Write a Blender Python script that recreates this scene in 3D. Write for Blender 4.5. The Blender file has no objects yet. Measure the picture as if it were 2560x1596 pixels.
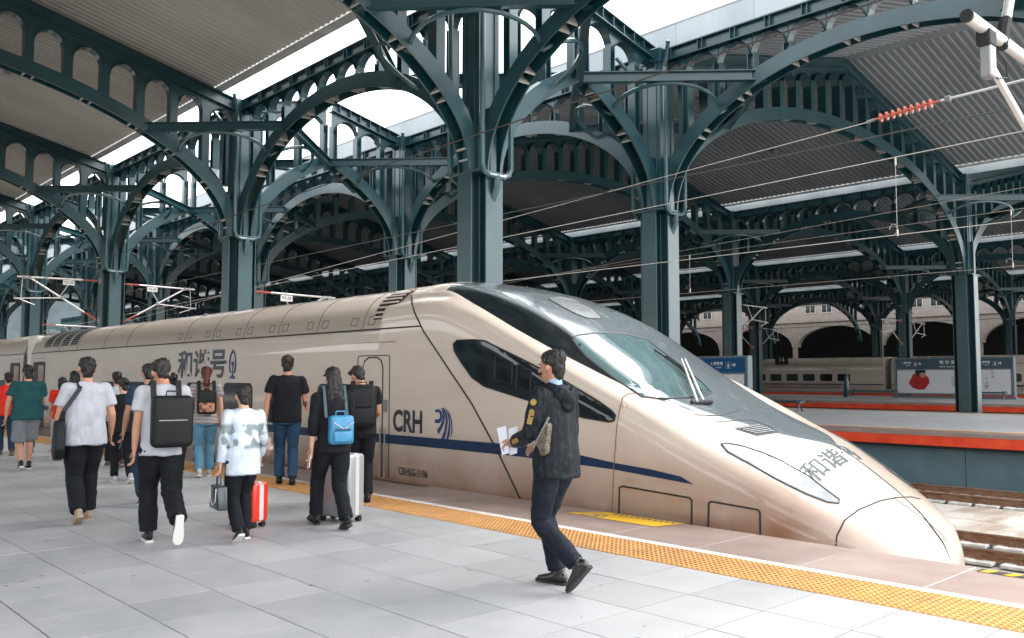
import bpy, bmesh, math, random
import numpy as np
from mathutils import Vector, Matrix, noise
from mathutils.bvhtree import BVHTree

# ---------------------------------------------------------------- camera, sky, sun, exposure
SC = bpy.context.scene
COL = SC.collection
rd = math.radians
rnd = random.Random(11)
FOC, CX, CY, CAMH = 2190.0, 1280.0, 798.0, 1.53      # in pixels of the 2560 px wide photograph
PITCH, YAW = rd(3.768), rd(42.81)
_hd = Vector((-math.cos(YAW), math.sin(YAW), 0)); _rt = Vector((math.sin(YAW), math.cos(YAW), 0))
FW = _hd*math.cos(PITCH) + Vector((0, 0, 1))*math.sin(PITCH)
UPV = -_hd*math.sin(PITCH) + Vector((0, 0, 1))*math.cos(PITCH)
CAMP = Vector((0, 0, CAMH))
cd = bpy.data.cameras.new('camera'); cam = bpy.data.objects.new('camera', cd); COL.objects.link(cam)
cam.matrix_world = Matrix(((_rt.x, UPV.x, -FW.x, 0), (_rt.y, UPV.y, -FW.y, 0), (_rt.z, UPV.z, -FW.z, CAMH), (0, 0, 0, 1)))
cd.sensor_width = 36; cd.lens = 36*FOC/2560; cd.clip_start = .1; cd.clip_end = 3000
SC.camera = cam
SUN_EL, SUN_AZ = rd(58), rd(70)                       # azimuth measured from +x towards +y
w = bpy.data.worlds.new('World'); SC.world = w; w.use_nodes = True
nt = w.node_tree; nt.nodes.clear()
sky = nt.nodes.new('ShaderNodeTexSky'); sky.sky_type = 'NISHITA'; sky.sun_disc = False
sky.sun_elevation = SUN_EL; sky.sun_rotation = rd(90) - SUN_AZ; sky.air_density = 1.0; sky.dust_density = 1.5; sky.ozone_density = 1.0
hs = nt.nodes.new('ShaderNodeHueSaturation'); hs.inputs['Saturation'].default_value = .12; hs.inputs['Value'].default_value = 1.0
bg = nt.nodes.new('ShaderNodeBackground'); bg.inputs['Strength'].default_value = .15
wo = nt.nodes.new('ShaderNodeOutputWorld')
nt.links.new(sky.outputs[0], hs.inputs['Color']); nt.links.new(hs.outputs[0], bg.inputs[0]); nt.links.new(bg.outputs[0], wo.inputs[0])
sl = bpy.data.lights.new('sun', 'SUN'); sl.energy = 1.5; sl.angle = rd(30); sl.color = (1, .96, .9)
so = bpy.data.objects.new('sun', sl); COL.objects.link(so)
_sd = Vector((math.cos(SUN_EL)*math.cos(SUN_AZ), math.cos(SUN_EL)*math.sin(SUN_AZ), math.sin(SUN_EL)))
so.rotation_euler = _sd.to_track_quat('Z', 'Y').to_euler(); so.location = (0, 0, 60)
SC.view_settings.view_transform = 'Standard'; SC.view_settings.look = 'None'
SC.view_settings.exposure = 2.45; SC.view_settings.gamma = 1.0; SC.view_settings.use_curve_mapping = False
try:
    SC.cycles.use_denoising = True; SC.cycles.denoiser = 'OPENIMAGEDENOISE'
    SC.cycles.max_bounces = 8; SC.cycles.diffuse_bounces = 5; SC.cycles.glossy_bounces = 4; SC.cycles.transmission_bounces = 4
    SC.cycles.sample_clamp_indirect = 8; SC.cycles.caustics_reflective = False; SC.cycles.caustics_refractive = False
except Exception: pass

# ---------------------------------------------------------------- helpers
def ray(u, v): return (FW + _rt*((u-CX)/FOC) - UPV*((v-CY)/FOC))
def on_y(u, v, y): d = ray(u, v); return CAMP + d*(y/d.y)
def on_z(u, v, z=0): d = ray(u, v); return CAMP + d*((z-CAMH)/d.z)
def on_x(u, v, x): d = ray(u, v); return CAMP + d*(x/d.x)

def tag(o, label=None, cat=None, group=None, kind=None):
    if label: o['label'] = label
    if cat: o['category'] = cat
    if group: o['group'] = group
    if kind: o['kind'] = kind
    return o
def empty(name, loc=(0, 0, 0), rz=0, label=None, cat=None, group=None, parent=None):
    o = bpy.data.objects.new(name, None); COL.objects.link(o); o.location = loc; o.rotation_euler = (0, 0, rz)
    o.empty_display_size = .2
    if parent: o.parent = parent
    return tag(o, label, cat, group)
def link(name, mesh, parent=None, loc=(0, 0, 0), rot=(0, 0, 0), sc=(1, 1, 1)):
    o = bpy.data.objects.new(name, mesh); COL.objects.link(o); o.location = loc; o.rotation_euler = rot; o.scale = sc
    if parent: o.parent = parent
    return o
def copy_tree(o, kids, parent=None):
    c = o.copy(); COL.objects.link(c)
    if parent: c.parent = parent
    for ch in kids.get(o.name, ()): copy_tree(ch, kids, c)
    return c
def kids_of(root):
    d = {}
    def rec(o):
        d[o.name] = [x for x in ALL if x.parent == o]
        for x in d[o.name]: rec(x)
    global ALL
    ALL = [x for x in bpy.data.objects if x.parent]
    rec(root); return d

class MB:
    def __init__(s): s.v = []; s.f = []
    def add(s, vs, fs):
        n = len(s.v); s.v += [tuple(p) for p in vs]; s.f += [tuple(i+n for i in f) for f in fs]; return s
    def box(s, x0, x1, y0, y1, z0, z1):
        return s.add([(x0,y0,z0),(x1,y0,z0),(x1,y1,z0),(x0,y1,z0),(x0,y0,z1),(x1,y0,z1),(x1,y1,z1),(x0,y1,z1)],
                     [(0,3,2,1),(4,5,6,7),(0,1,5,4),(1,2,6,5),(2,3,7,6),(3,0,4,7)])
    def beam(s, p, q, w, h, up=(0, 0, 1)):
        p, q = Vector(p), Vector(q); d = (q-p).normalized(); sd = d.cross(Vector(up))
        if sd.length < 1e-4: sd = d.cross(Vector((1, 0, 0)))
        sd.normalize(); u = sd.cross(d); a = sd*(w/2); b = u*(h/2)
        return s.add([p-a-b, p+a-b, p+a+b, p-a+b, q-a-b, q+a-b, q+a+b, q-a+b],
                     [(0,1,2,3),(7,6,5,4),(0,4,5,1),(1,5,6,2),(2,6,7,3),(3,7,4,0)])
    def ibeam(s, p, q, w, h, t=.02, up=(0, 0, 1)):
        p, q = Vector(p), Vector(q); d = (q-p).normalized(); sd = d.cross(Vector(up)).normalized(); u = sd.cross(d)
        s.beam(p+u*(h/2-t/2), q+u*(h/2-t/2), w, t, up); s.beam(p-u*(h/2-t/2), q-u*(h/2-t/2), w, t, up)
        return s.beam(p, q, t*.8, h-2*t, up)
    def tube(s, pts, r, n=8, caps=True):
        pts = [Vector(p) for p in pts]; m = len(pts); rr = r if isinstance(r, (list, tuple)) else [r]*m
        base = len(s.v); ref = None
        for i, p in enumerate(pts):
            d = (pts[min(i+1, m-1)] - pts[max(i-1, 0)]).normalized()
            if ref is None: ref = d.cross(Vector((0, 0, 1))); ref = ref if ref.length > .05 else d.cross(Vector((1, 0, 0)))
            ref = (ref - d*ref.dot(d)); ref.normalize(); b = d.cross(ref)
            for k in range(n):
                a = 2*math.pi*k/n; s.v.append(tuple(p + (ref*math.cos(a) + b*math.sin(a))*rr[i]))
        for i in range(m-1):
            for k in range(n):
                a = base+i*n+k; b2 = base+i*n+(k+1) % n; s.f.append((a, b2, b2+n, a+n))
        if caps:
            s.f.append(tuple(base+k for k in range(n))[::-1]); s.f.append(tuple(base+(m-1)*n+k for k in range(n)))
        return s
    def sweep(s, pts, sec, side, closed=True):
        """sweep a section [(a,b)] along pts; a along the fixed side vector, b along the in-plane normal"""
        pts = [Vector(p) for p in pts]; side = Vector(side).normalized(); m = len(pts); n = len(sec); base = len(s.v)
        for i, p in enumerate(pts):
            d = (pts[min(i+1, m-1)] - pts[max(i-1, 0)]).normalized(); u = side.cross(d)
            if u.z < 0: u = -u
            elif abs(u.z) < 1e-3: pass
            for a, b in sec: s.v.append(tuple(p + side*a + u*b))
        for i in range(m-1):
            for k in range(n if closed else n-1):
                a = base+i*n+k; b2 = base+i*n+(k+1) % n; s.f.append((a, b2, b2+n, a+n))
        if closed:
            s.f.append(tuple(base+k for k in range(n))); s.f.append(tuple(base+(m-1)*n+k for k in range(n)))
        return s
    def lathe(s, prof, n=16, c=(0, 0, 0)):
        base = len(s.v)
        for r, z in prof:
            for k in range(n):
                a = 2*math.pi*k/n; s.v.append((c[0]+r*math.cos(a), c[1]+r*math.sin(a), c[2]+z))
        for i in range(len(prof)-1):
            for k in range(n):
                a = base+i*n+k; b = base+i*n+(k+1) % n; s.f.append((a, b, b+n, a+n))
        s.f.append(tuple(base+k for k in range(n))[::-1]); s.f.append(tuple(base+(len(prof)-1)*n+k for k in range(n)))
        return s
    def prism(s, poly, axis, t0, t1):
        """extrude a 2D polygon; axis 'y': poly in (x,z); 'x': poly in (y,z); 'z': poly in (x,y)"""
        f = {'y': lambda p, t: (p[0], t, p[1]), 'x': lambda p, t: (t, p[0], p[1]), 'z': lambda p, t: (p[0], p[1], t)}[axis]
        n = len(poly); vs = [f(p, t0) for p in poly] + [f(p, t1) for p in poly]
        return s.add(vs, [tuple(range(n)), tuple(range(2*n-1, n-1, -1))] + [(i, (i+1) % n, n+(i+1) % n, n+i)[::-1] for i in range(n)])
    def mesh(s, name, mat=None, smooth=False, bevel=0, off=(0, 0, 0), seg=1, ang=40):
        me = bpy.data.meshes.new(name); me.from_pydata([(a-off[0], b-off[1], c-off[2]) for a, b, c in s.v], [], s.f)
        bm = bmesh.new(); bm.from_mesh(me); bmesh.ops.recalc_face_normals(bm, faces=bm.faces)
        if bevel: bmesh.ops.bevel(bm, geom=[e for e in bm.edges if len(e.link_faces) == 2 and e.calc_face_angle(0) > .5], offset=bevel, segments=seg, affect='EDGES', profile=.5, clamp_overlap=True)
        bm.to_mesh(me); bm.free()
        if smooth: shade(me, ang)
        for m in (mat if isinstance(mat, (list, tuple)) else [mat]):
            if m: me.materials.append(m)
        return me
    def build(s, name, mat, parent=None, smooth=False, bevel=0, off=(0, 0, 0), loc=(0, 0, 0), seg=1, **k):
        return link(name, s.mesh(name, mat, smooth, bevel, off, seg), parent, loc, **k)
def shade(me, ang=40):
    me.polygons.foreach_set('use_smooth', [True]*len(me.polygons))
    try: me.set_sharp_from_angle(angle=rd(ang))
    except Exception: pass

# ---------------------------------------------------------------- materials
def mat(name, c, rough=.6, metal=0, c2=None, scale=3, mix=(.35, .65), bump=0, bscale=None, coat=0, spec=.5, detail=6,
        speckle=None, stretch=None, emit=None, trans=0, alpha=1, coord='Object', dist=.02, coat_rough=.1, rough2=None, grime=None):
    m = bpy.data.materials.new(name); m.use_nodes = True; n = m.node_tree; b = n.nodes['Principled BSDF']
    L = n.links.new; col = (*c, 1)
    b.inputs['Base Color'].default_value = col; b.inputs['Roughness'].default_value = rough; b.inputs['Metallic'].default_value = metal
    b.inputs['Specular IOR Level'].default_value = spec; b.inputs['Coat Weight'].default_value = coat; b.inputs['Coat Roughness'].default_value = coat_rough
    b.inputs['Transmission Weight'].default_value = trans; b.inputs['Alpha'].default_value = alpha
    if emit: b.inputs['Emission Color'].default_value = (*emit[0], 1); b.inputs['Emission Strength'].default_value = emit[1]
    tc = n.nodes.new('ShaderNodeTexCoord'); mp = n.nodes.new('ShaderNodeMapping'); 
    src = tc.outputs[coord] if coord != 'World' else n.nodes.new('ShaderNodeNewGeometry').outputs['Position']; L(src, mp.inputs[0])
    if stretch: mp.inputs['Scale'].default_value = stretch
    out = None
    if c2:
        t = n.nodes.new('ShaderNodeTexNoise'); t.inputs['Scale'].default_value = scale; t.inputs['Detail'].default_value = detail; L(mp.outputs[0], t.inputs[0])
        r = n.nodes.new('ShaderNodeMapRange'); r.inputs[1].default_value, r.inputs[2].default_value = mix; L(t.outputs[0], r.inputs[0])
        x = n.nodes.new('ShaderNodeMix'); x.data_type = 'RGBA'; x.inputs[6].default_value = col; x.inputs[7].default_value = (*c2, 1)
        L(r.outputs[0], x.inputs[0]); out = x.outputs[2]
        if rough2 is not None:
            rr = n.nodes.new('ShaderNodeMapRange'); rr.inputs[3].default_value = rough; rr.inputs[4].default_value = rough2; L(r.outputs[0], rr.inputs[0]); L(rr.outputs[0], b.inputs['Roughness'])
    if speckle:
        t = n.nodes.new('ShaderNodeTexNoise'); t.inputs['Scale'].default_value = speckle[0]; t.inputs['Detail'].default_value = 2; L(src, t.inputs[0])
        r = n.nodes.new('ShaderNodeMapRange'); r.inputs[1].default_value = .35; r.inputs[2].default_value = .65; r.inputs[3].default_value = 1-speckle[1]; r.inputs[4].default_value = 1+speckle[1]; L(t.outputs[0], r.inputs[0])
        x = n.nodes.new('ShaderNodeMix'); x.data_type = 'RGBA'; x.blend_type = 'MULTIPLY'; x.inputs[0].default_value = 1
        if out: L(out, x.inputs[6])
        else: x.inputs[6].default_value = col
        L(r.outputs[0], x.inputs[7]); out = x.outputs[2]
    if grime and out:
        t = n.nodes.new('ShaderNodeTexNoise'); t.inputs['Scale'].default_value = grime[0]; t.inputs['Detail'].default_value = 8; t.inputs['Roughness'].default_value = .62; L(src, t.inputs[0])
        r = n.nodes.new('ShaderNodeMapRange'); r.inputs[1].default_value = grime[1]; r.inputs[2].default_value = grime[2]; r.inputs[4].default_value = grime[3]; L(t.outputs[0], r.inputs[0])
        x = n.nodes.new('ShaderNodeMix'); x.data_type = 'RGBA'; L(r.outputs[0], x.inputs[0]); L(out, x.inputs[6]); x.inputs[7].default_value = (*grime[4], 1); out = x.outputs[2]
    if out: L(out, b.inputs['Base Color'])
    if bump:
        t = n.nodes.new('ShaderNodeTexNoise'); t.inputs['Scale'].default_value = bscale or scale; t.inputs['Detail'].default_value = 5; L(mp.outputs[0], t.inputs[0])
        q = n.nodes.new('ShaderNodeBump'); q.inputs['Strength'].default_value = bump; q.inputs['Distance'].default_value = dist; L(t.outputs[0], q.inputs['Height']); L(q.outputs[0], b.inputs['Normal'])
    return m
def per_object_tint(m, amt=.12):
    """slightly different shade for every slab, by the object's own random number"""
    n = m.node_tree; b = n.nodes['Principled BSDF']; L = n.links.new
    oi = n.nodes.new('ShaderNodeObjectInfo'); r = n.nodes.new('ShaderNodeMapRange'); r.inputs[3].default_value = 1-amt; r.inputs[4].default_value = 1+amt*.6
    L(oi.outputs['Random'], r.inputs[0]); x = n.nodes.new('ShaderNodeMix'); x.data_type = 'RGBA'; x.blend_type = 'MULTIPLY'; x.inputs[0].default_value = 1
    src = b.inputs['Base Color'].links
    if src: L(src[0].from_socket, x.inputs[6])
    else: x.inputs[6].default_value = b.inputs['Base Color'].default_value
    L(r.outputs[0], x.inputs[7]); L(x.outputs[2], b.inputs['Base Color']); return m

M = {}
M['steel'] = mat('steel_paint', (.0095, .056, .07), .34, 0, (.006, .04, .051), 1.3, spec=.6, bump=.05, bscale=2, dist=.01, coat=.25, coat_rough=.25, coord='World', grime=(.9, .6, .8, .35, (.09, .13, .14)))
M['plate'] = mat('stiffener_dusty', (.34, .34, .32), .7)  # paler than the ribs: light caught by the plates put into the colour
M['steel_far'] = M['steel']
M['pipe'] = mat('pipe_paint', (.03, .085, .1), .25, spec=.7)
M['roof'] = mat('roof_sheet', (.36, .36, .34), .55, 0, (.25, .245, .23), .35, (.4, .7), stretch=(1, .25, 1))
M['roof_dark'] = mat('roof_sheet_dark', (.15, .17, .182), .6, 0, (.105, .12, .13), .35, (.4, .7), stretch=(1, .25, 1))  # same sheet as roof_sheet, darkened: shade under the far roofs put into colour
M['gutter'] = mat('gutter_metal', (.45, .47, .47), .4, 0, (.34, .33, .31), 2)
M['fascia'] = mat('fascia_panel', (.42, .47, .5), .45, 0, (.34, .39, .42), .8, stretch=(1, 1, .3))
M['concrete'] = mat('concrete', (.34, .33, .31), .9, 0, (.2, .17, .13), 1.2, (.45, .7), bump=.3, bscale=30)
M['concrete_light'] = mat('concrete_light', (.75, .74, .71), .85, 0, (.45, .43, .4), 4, bump=.3, bscale=30)
M['slab'] = per_object_tint(mat('ballastless_slab', (.52, .49, .45), .9, 0, (.33, .27, .21), 1.6, (.45, .62), bump=.3, bscale=40, stretch=(1, .35, 1), speckle=(60, .15), coord='World'), .12)
M['rail'] = mat('rail_rust', (.2, .085, .04), .7, .2, (.32, .2, .13), 6, stretch=(1, 1, 5))
M['rail_top'] = mat('rail_top', (.45, .36, .28), .35, .8)
M['tile'] = per_object_tint(mat('granite_tile', (.42, .425, .435), .42, 0, (.31, .325, .335), .9, (.42, .72), speckle=(320, .2), bump=.05, bscale=250, dist=.002, coord='World', spec=.4, rough2=.55, grime=(.55, .52, .72, .6, (.24, .255, .265))), .11)
M['joint'] = mat('joint', (.05, .05, .045), .95)
M['coping'] = per_object_tint(mat('coping_granite', (.34, .27, .245), .3, 0, (.27, .2, .175), 2.2, (.3, .7), speckle=(260, .2), spec=.5, rough2=.42, coord='World', grime=(1.4, .5, .7, .5, (.2, .13, .105))), .1)
M['yellow'] = per_object_tint(mat('tactile_yellow', (.55, .27, .07), .5, 0, (.42, .21, .065), 5, coord='World', grime=(3, .5, .75, .5, (.3, .17, .08))), .06)
M['white_line'] = mat('white_line', (.72, .71, .71), .6, 0, (.6, .59, .58), 5)
M['plat2'] = mat('platform_paving', (.6, .6, .6), .3, 0, (.5, .51, .51), .5, stretch=(1, .4, 1), speckle=(120, .1), rough2=.42)
M['red'] = mat('platform_red', (.88, .085, .025), .5, 0, (.72, .045, .012), 2)
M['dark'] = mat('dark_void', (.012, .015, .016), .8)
M['wall_blue'] = mat('platform_wall', (.12, .21, .25), .55, 0, (.095, .17, .205), 1.5)
M['train'] = None
M['black'] = mat('black_rubber', (.012, .013, .014), .6)
M['glass'] = mat('dark_glass', (.008, .013, .016), .05, spec=.4)
M['glass_win'] = mat('window_glass', (.012, .015, .017), .06, spec=.3)
M['navy'] = mat('navy_stripe', (.005, .024, .07), .35, spec=.3)
M['letter'] = mat('dark_lettering', (.015, .022, .035), .4)
M['navyletter'] = mat('navy_emblem', (.012, .04, .13), .35)
M['alu'] = mat('cantilever_aluminium', (.62, .6, .58), .4, .3)
M['galv'] = mat('galvanised', (.3, .3, .3), .45, .7)
M['insul'] = mat('insulator_polymer', (.5, .115, .07), .35)
M['wire'] = mat('copper_wire', (.5, .46, .42), .4, .5)
M['wire_dark'] = mat('weathered_cable', (.06, .05, .045), .6)
M['cream'] = mat('cream_stone', (.3, .26, .23), .8, 0, (.25, .215, .19), 1.5, emit=None)
M['cream_dim'] = mat('grey_render_wall', (.06, .085, .095), .7, 0, (.04, .06, .07), .6)
# ---------------------------------------------------------------- ground, track bed, tracks
RAILZ, BED = -1.25, -1.47
g = MB().add([(-900, -300, BED-.02), (500, -300, BED-.02), (500, 1300, BED-.02), (-900, 1300, BED-.02)], [(0, 1, 2, 3)]).build('ground', M['concrete']); tag(g, kind='structure')
XA, XB = -110.0, 12.0
def track(name, yc, label, detail=True, x0=XA, x1=XB):
    t = empty(name, (0, yc, BED), label=label, cat='railway track', group='railway tracks between the platforms')
    for s in (-1, 1):
        sec = [(-.075, 0), (.075, 0), (.075, .02), (.012, .045), (.012, .13), (.036, .145), (.036, .176), (-.036, .176), (-.036, .145), (-.012, .13), (-.012, .045), (-.075, .02)]
        r = MB().prism([(a+s*.7525, b+.045) for a, b in sec], 'x', x0, x1).build('rail', M['rail'], t)
        MB().box(x0, x1, s*.7525-.033, s*.7525+.033, .2215, .224).build('rail_head', M['rail_top'], r)
    bed = MB()
    return t
t1 = track('railway_track', 9.35, 'railway track beside the near platform, mostly hidden under the nose train')
t2 = track('railway_track', 16.12, 'rusty middle railway track on concrete slabs, passing in front of the tip of the nose')
t3 = track('railway_track', 22.75, 'rusty railway track running right along the blue wall of the second platform')
for y, l in ((43.8, 'railway track in front of the third platform'), (82.9, 'railway track under the far train')):
    track('railway_track', y, l, x0=-130, x1=0)
# sleepers blocks: only where the picture shows them
blk = MB().box(-.24, .24, -.28, .28, 0, .06).mesh('sleeper_block', M['concrete_light'], bevel=.012)
clipb = MB().box(-.05, .05, -.13, .13, 0, .035)
clipb.tube([(0, -.11, .03), (0, -.11, .075)], .02, 6); clipb.tube([(0, .11, .03), (0, .11, .075)], .02, 6); clipb.box(-.03, .03, -.13, -.05, .035, .05); clipb.box(-.03, .03, .05, .13, .035, .05)
clip = clipb.mesh('rail_clip', M['rail'])
for t, xr in ((t2, (-9.6, -2.2)), (t3, (-13.5, -4.5))):
    x = xr[0]
    while x < xr[1]:
        for s in (-1, 1):
            b = link('sleeper_block', blk, t, (x, s*.7525, 0)); link('rail_clip', clip, b, (0, 0, .045))
        x += .6
# flat concrete slabs between the second and third track (and between first and second)
def slabs(name, y0, y1, xr, dx, label):
    e = MB().box(xr[0], xr[1], y0, y1, BED-.015, BED+.005).build(name, M['joint']); tag(e, kind='structure')
    ny = 2
    for j in range(ny):
        ya, yb = y0+(y1-y0)*j/ny, y0+(y1-y0)*(j+1)/ny
        me = MB().box(.008, dx-.008, ya+.008, yb-.008, 0, .05).mesh('slab', M['slab'], bevel=.008)
        x = xr[0]
        while x < xr[1]-.01:
            o = link('slab', me, e, (x, 0, BED+.004+rnd.random()*.006)); x += dx
slabs('track_paving', 17.35, 21.35, (-14.8, -2.8), 1.2, '')
for y0, y1 in ((10.7, 14.9), (17.35, 21.35)):
    b = MB().box(-110, -14.82, y0, y1, BED-.01, BED+.045).build('track_paving', M['slab']); tag(b, kind='structure')

# ---------------------------------------------------------------- near platform
P1E = 7.62
p = MB().box(XA, XB, -9.0, P1E-.02, BED, -.035).build('near_platform', M['concrete']); tag(p, kind='structure'); P1 = p
JX, JY = -4.97, 4.58
pb = MB().box(XA, XB, -9.0, P1E-.03, -.034, -.007).build('joint_bed', M['joint'], P1)
tm = MB().box(.005, .595, .005, .595, -.03, 0).mesh('paving_tile', M['tile'])
tm2 = MB().box(.005, .595, .005, 5.88-5.18-.005, -.03, 0).mesh('paving_tile_wide', M['tile'])
cand = []
for i in range(-60, 12):
    for j in range(-9, 2):
        x, y = JX+.6*i, JY+.6*j; c = Vector((x+.3, y+.3, 0)); q = c-CAMP; z = q.dot(FW)
        if z < .8: continue
        u, v = CX+FOC*q.dot(_rt)/z, CY-FOC*q.dot(UPV)/z
        if -150 < u < 2710 and v < 1800: cand.append((z, i, j))
cand.sort(); single = set((i, j) for z, i, j in cand[:300])
far = MB()
for i in range(-172, 28):
    for j in range(-22, 2):
        x, y = JX+.6*i, JY+.6*j
        if (i, j) in single:
            link('paving_tile', tm2 if j == 1 else tm, P1, (x, y, rnd.uniform(-.0012, .0006)))
        else:
            h = .697 if j == 1 else .597
            z = rnd.uniform(-.0012, .0006); far.add([(x+.005, y+.005, z), (x+.595, y+.005, z), (x+.595, y+h-.002, z), (x+.005, y+h-.002, z)], [(0, 1, 2, 3)])
o = far.build('paving_field', M['tile'], P1); o['kind'] = 'stuff'
# tactile strip: studded yellow tiles
T0, T1 = 5.88, 6.48
sm = MB().box(.003, .597, T0+.003, T1-.003, -.03, .002)
for a in range(12):
    for b in range(10):
        cx, cy = .025+.05*a, T0+.03+.06*b; l, wd, h = .017, .013, .006
        sm.add([(cx-l, cy-wd, .002), (cx+l, cy-wd, .002), (cx+l, cy+wd, .002), (cx-l, cy+wd, .002),
                (cx-l*.7, cy-wd*.6, .002+h), (cx+l*.7, cy-wd*.6, .002+h), (cx+l*.7, cy+wd*.6, .002+h), (cx-l*.7, cy+wd*.6, .002+h)],
               [(4, 5, 6, 7), (0, 1, 5, 4), (1, 2, 6, 5), (2, 3, 7, 6), (3, 0, 4, 7)])
sm = sm.mesh('tactile_tile', M['yellow'])
wl = MB().box(.0, .599, T1+.001, T1+.1, -.03, .003).mesh('white_edge_stone', M['white_line'])
for i in range(-75, 14):
    link('tactile_tile', sm, P1, (JX+.6*i, 0, 0)); link('white_edge_stone', wl, P1, (JX+.6*i, 0, 0))
cp = MB().box(.002, .998, T1+.103, P1E, -.12, 0).mesh('coping_stone', M['coping'], bevel=.006)
for i in range(-46, 9): link('coping_stone', cp, P1, (-2.72+1.0*i, 0, rnd.uniform(-.001, .001)))
MB().box(XA, XB, P1E-.12, P1E-.03, BED, -.12).build('platform_face', M['red'], P1)
# printed warning mat and hazard tapes
mm = mat('mat_yellow', (.85, .5, .02), .4); gm = mat('mat_grey', (.14, .15, .16), .6)
pm = MB().add([(-6.92, 7.22, .0045), (-5.66, 7.22, .0045), (-5.56, 7.6, .0045), (-6.6, 7.6, .0045)], [(0, 1, 2, 3)]).build('warning_mat', mm)
tag(pm, 'yellow printed safety mat stuck on the platform edge below the train cab', 'floor mat')
mk = MB()
for k in range(11):
    x = -6.45+.078*k; mk.add([(x, 7.5, .006), (x+.04, 7.5, .006), (x+.03, 7.565, .006), (x-.01, 7.565, .006)], [(0, 1, 2, 3)])
tri = [(-6.72, 7.25), (-6.42, 7.27), (-6.47, 7.43)]; 
for a in range(3):
    p0, p1 = Vector(tri[a]+(0,)), Vector(tri[(a+1) % 3]+(0,)); mk.beam(p0+Vector((0, 0, .0055)), p1+Vector((0, 0, .0055)), .02, .001)
mk.box(-6.56, -6.52, 7.3, 7.37, .005, .006)
mk.build('printed_mark', gm, pm)
def tape(x0, x1, y0, y1, label, n, dark=True):
    t = MB().add([(x0, y0, .0045), (x1, y0, .0045), (x1, y1, .0045), (x0, y1, .0045)], [(0, 1, 2, 3)]).build('hazard_tape', M['black']); tag(t, label, 'hazard tape', 'hazard tapes on the platform edge')
    b = MB(); d = (x1-x0)/n
    for k in range(n): b.add([(x0+d*k+d*.1, y0, .006), (x0+d*(k+.5), y0, .006), (x0+d*(k+.75), y1, .006), (x0+d*(k+.35), y1, .006)], [(0, 1, 2, 3)])
    b.build('yellow_stripe', mat('tape_yellow', (.75, .42, .02) if dark else (.3, .2, .05), .4), t)
tape(-2.66, -1.6, 7.44, 7.56, 'black and yellow striped tape on the platform edge at the right border of the photo', 6)
tape(-11.2, -9.9, 7.44, 7.57, 'worn black and yellow tape on the platform edge under the train number', 9, False)
tape(-14.4, -13.0, 7.44, 7.57, 'worn black and yellow tape on the platform edge left of the man in jeans', 9, False)

gum = MB(); r2 = random.Random(5)
for k in range(46):
    gx, gy, gr = r2.uniform(-11, -2), r2.uniform(1.2, 5.7), r2.uniform(.008, .02); n_ = 7; b0 = len(gum.v)
    gum.v += [(gx+gr*r2.uniform(.7, 1.3)*math.cos(2*math.pi*i/n_), gy+gr*r2.uniform(.7, 1.3)*math.sin(2*math.pi*i/n_), .0025) for i in range(n_)]; gum.f.append(tuple(range(b0, b0+n_)))
o = gum.build('floor_marks', mat('gum_grey', (.19, .2, .2), .7), P1); o['kind'] = 'stuff'
# ---------------------------------------------------------------- platforms across the tracks
def far_platform(name, y0, y1, z, label):
    e = MB().box(-130, 14, y0+.45, y1-.45, BED, z-.04).build(name, M['plat2']); tag(e, kind='structure')
    MB().box(-130, 14, y0+1.2, y1-1.2, z-.04, z).build('platform_paving', M['plat2'], e)
    for a, b, c in ((y0, y0+1.0, -1), (y1-1.0, y1, 1)):
        MB().box(-130, 14, a, b, z-.1, z).build('coping', M['coping'], e)
        ys = (b, b+.2) if c < 0 else (a-.2, a)
        MB().box(-130, 14, ys[0], ys[1], z-.04, z+.003).build('yellow_line', mat('line_yellow', (.85, .36, .03), .5) if 'line_yellow' not in bpy.data.materials else bpy.data.materials['line_yellow'], e)
        f = (y0+.02, y0+.1) if c < 0 else (y1-.1, y1-.02)
        MB().box(-130, 14, f[0], f[1], z-.36, z-.1).build('red_edge_band', M['red'], e)
        f = (y0+.07, y0+.45) if c < 0 else (y1-.45, y1-.07)
        MB().box(-130, 14, f[0], f[1], z-.44, z-.361).build('edge_beam', M['dark'], e)
    # recessed wall, panels with joints
    x = -60.0; pmesh = MB().box(.01, 2.99, y0+.40, y0+.45, BED, z-.44).mesh('wall_panel', M['wall_blue'], bevel=.004)
    while x < 12:
        link('wall_panel', pmesh, e, (x, 0, 0)); x += 3
    return e
P2 = far_platform('second_platform', 24.3, 38.8, .05, '')
P3 = far_platform('third_platform', 45.5, 60.8, .2, '')
P4 = far_platform('fourth_platform', 65.6, 81.0, .38, '')
# ---------------------------------------------------------------- station structure
X1, BAY, ZC, ZT, ZB = -14.76, 12.0, 6.0, 9.05, 10.5
YA, YB, YCs = 12.7, 19.2, (41.1, 62.9, 84.7)
SPAN = 21.9
OFF = (0, 0, BED)
def XK(k): return X1 - BAY*k
RIB = [(-.2, 0), (.2, 0), (.2, .4), (.165, .4), (.165, .05), (-.165, .05), (-.165, .4), (-.2, .4)]  # channel open below (b grows towards the underside after flip)
def rib_section(): return [(-.2, .2), (.2, .2), (.2, -.2), (.16, -.2), (.16, .15), (-.16, .15), (-.16, -.2), (-.2, -.2)]
def ell(a, b, n, t0=0.0, t1=math.pi):
    return [(-a*math.cos(t0+(t1-t0)*i/n), b*math.sin(t0+(t1-t0)*i/n)) for i in range(n+1)]

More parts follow.
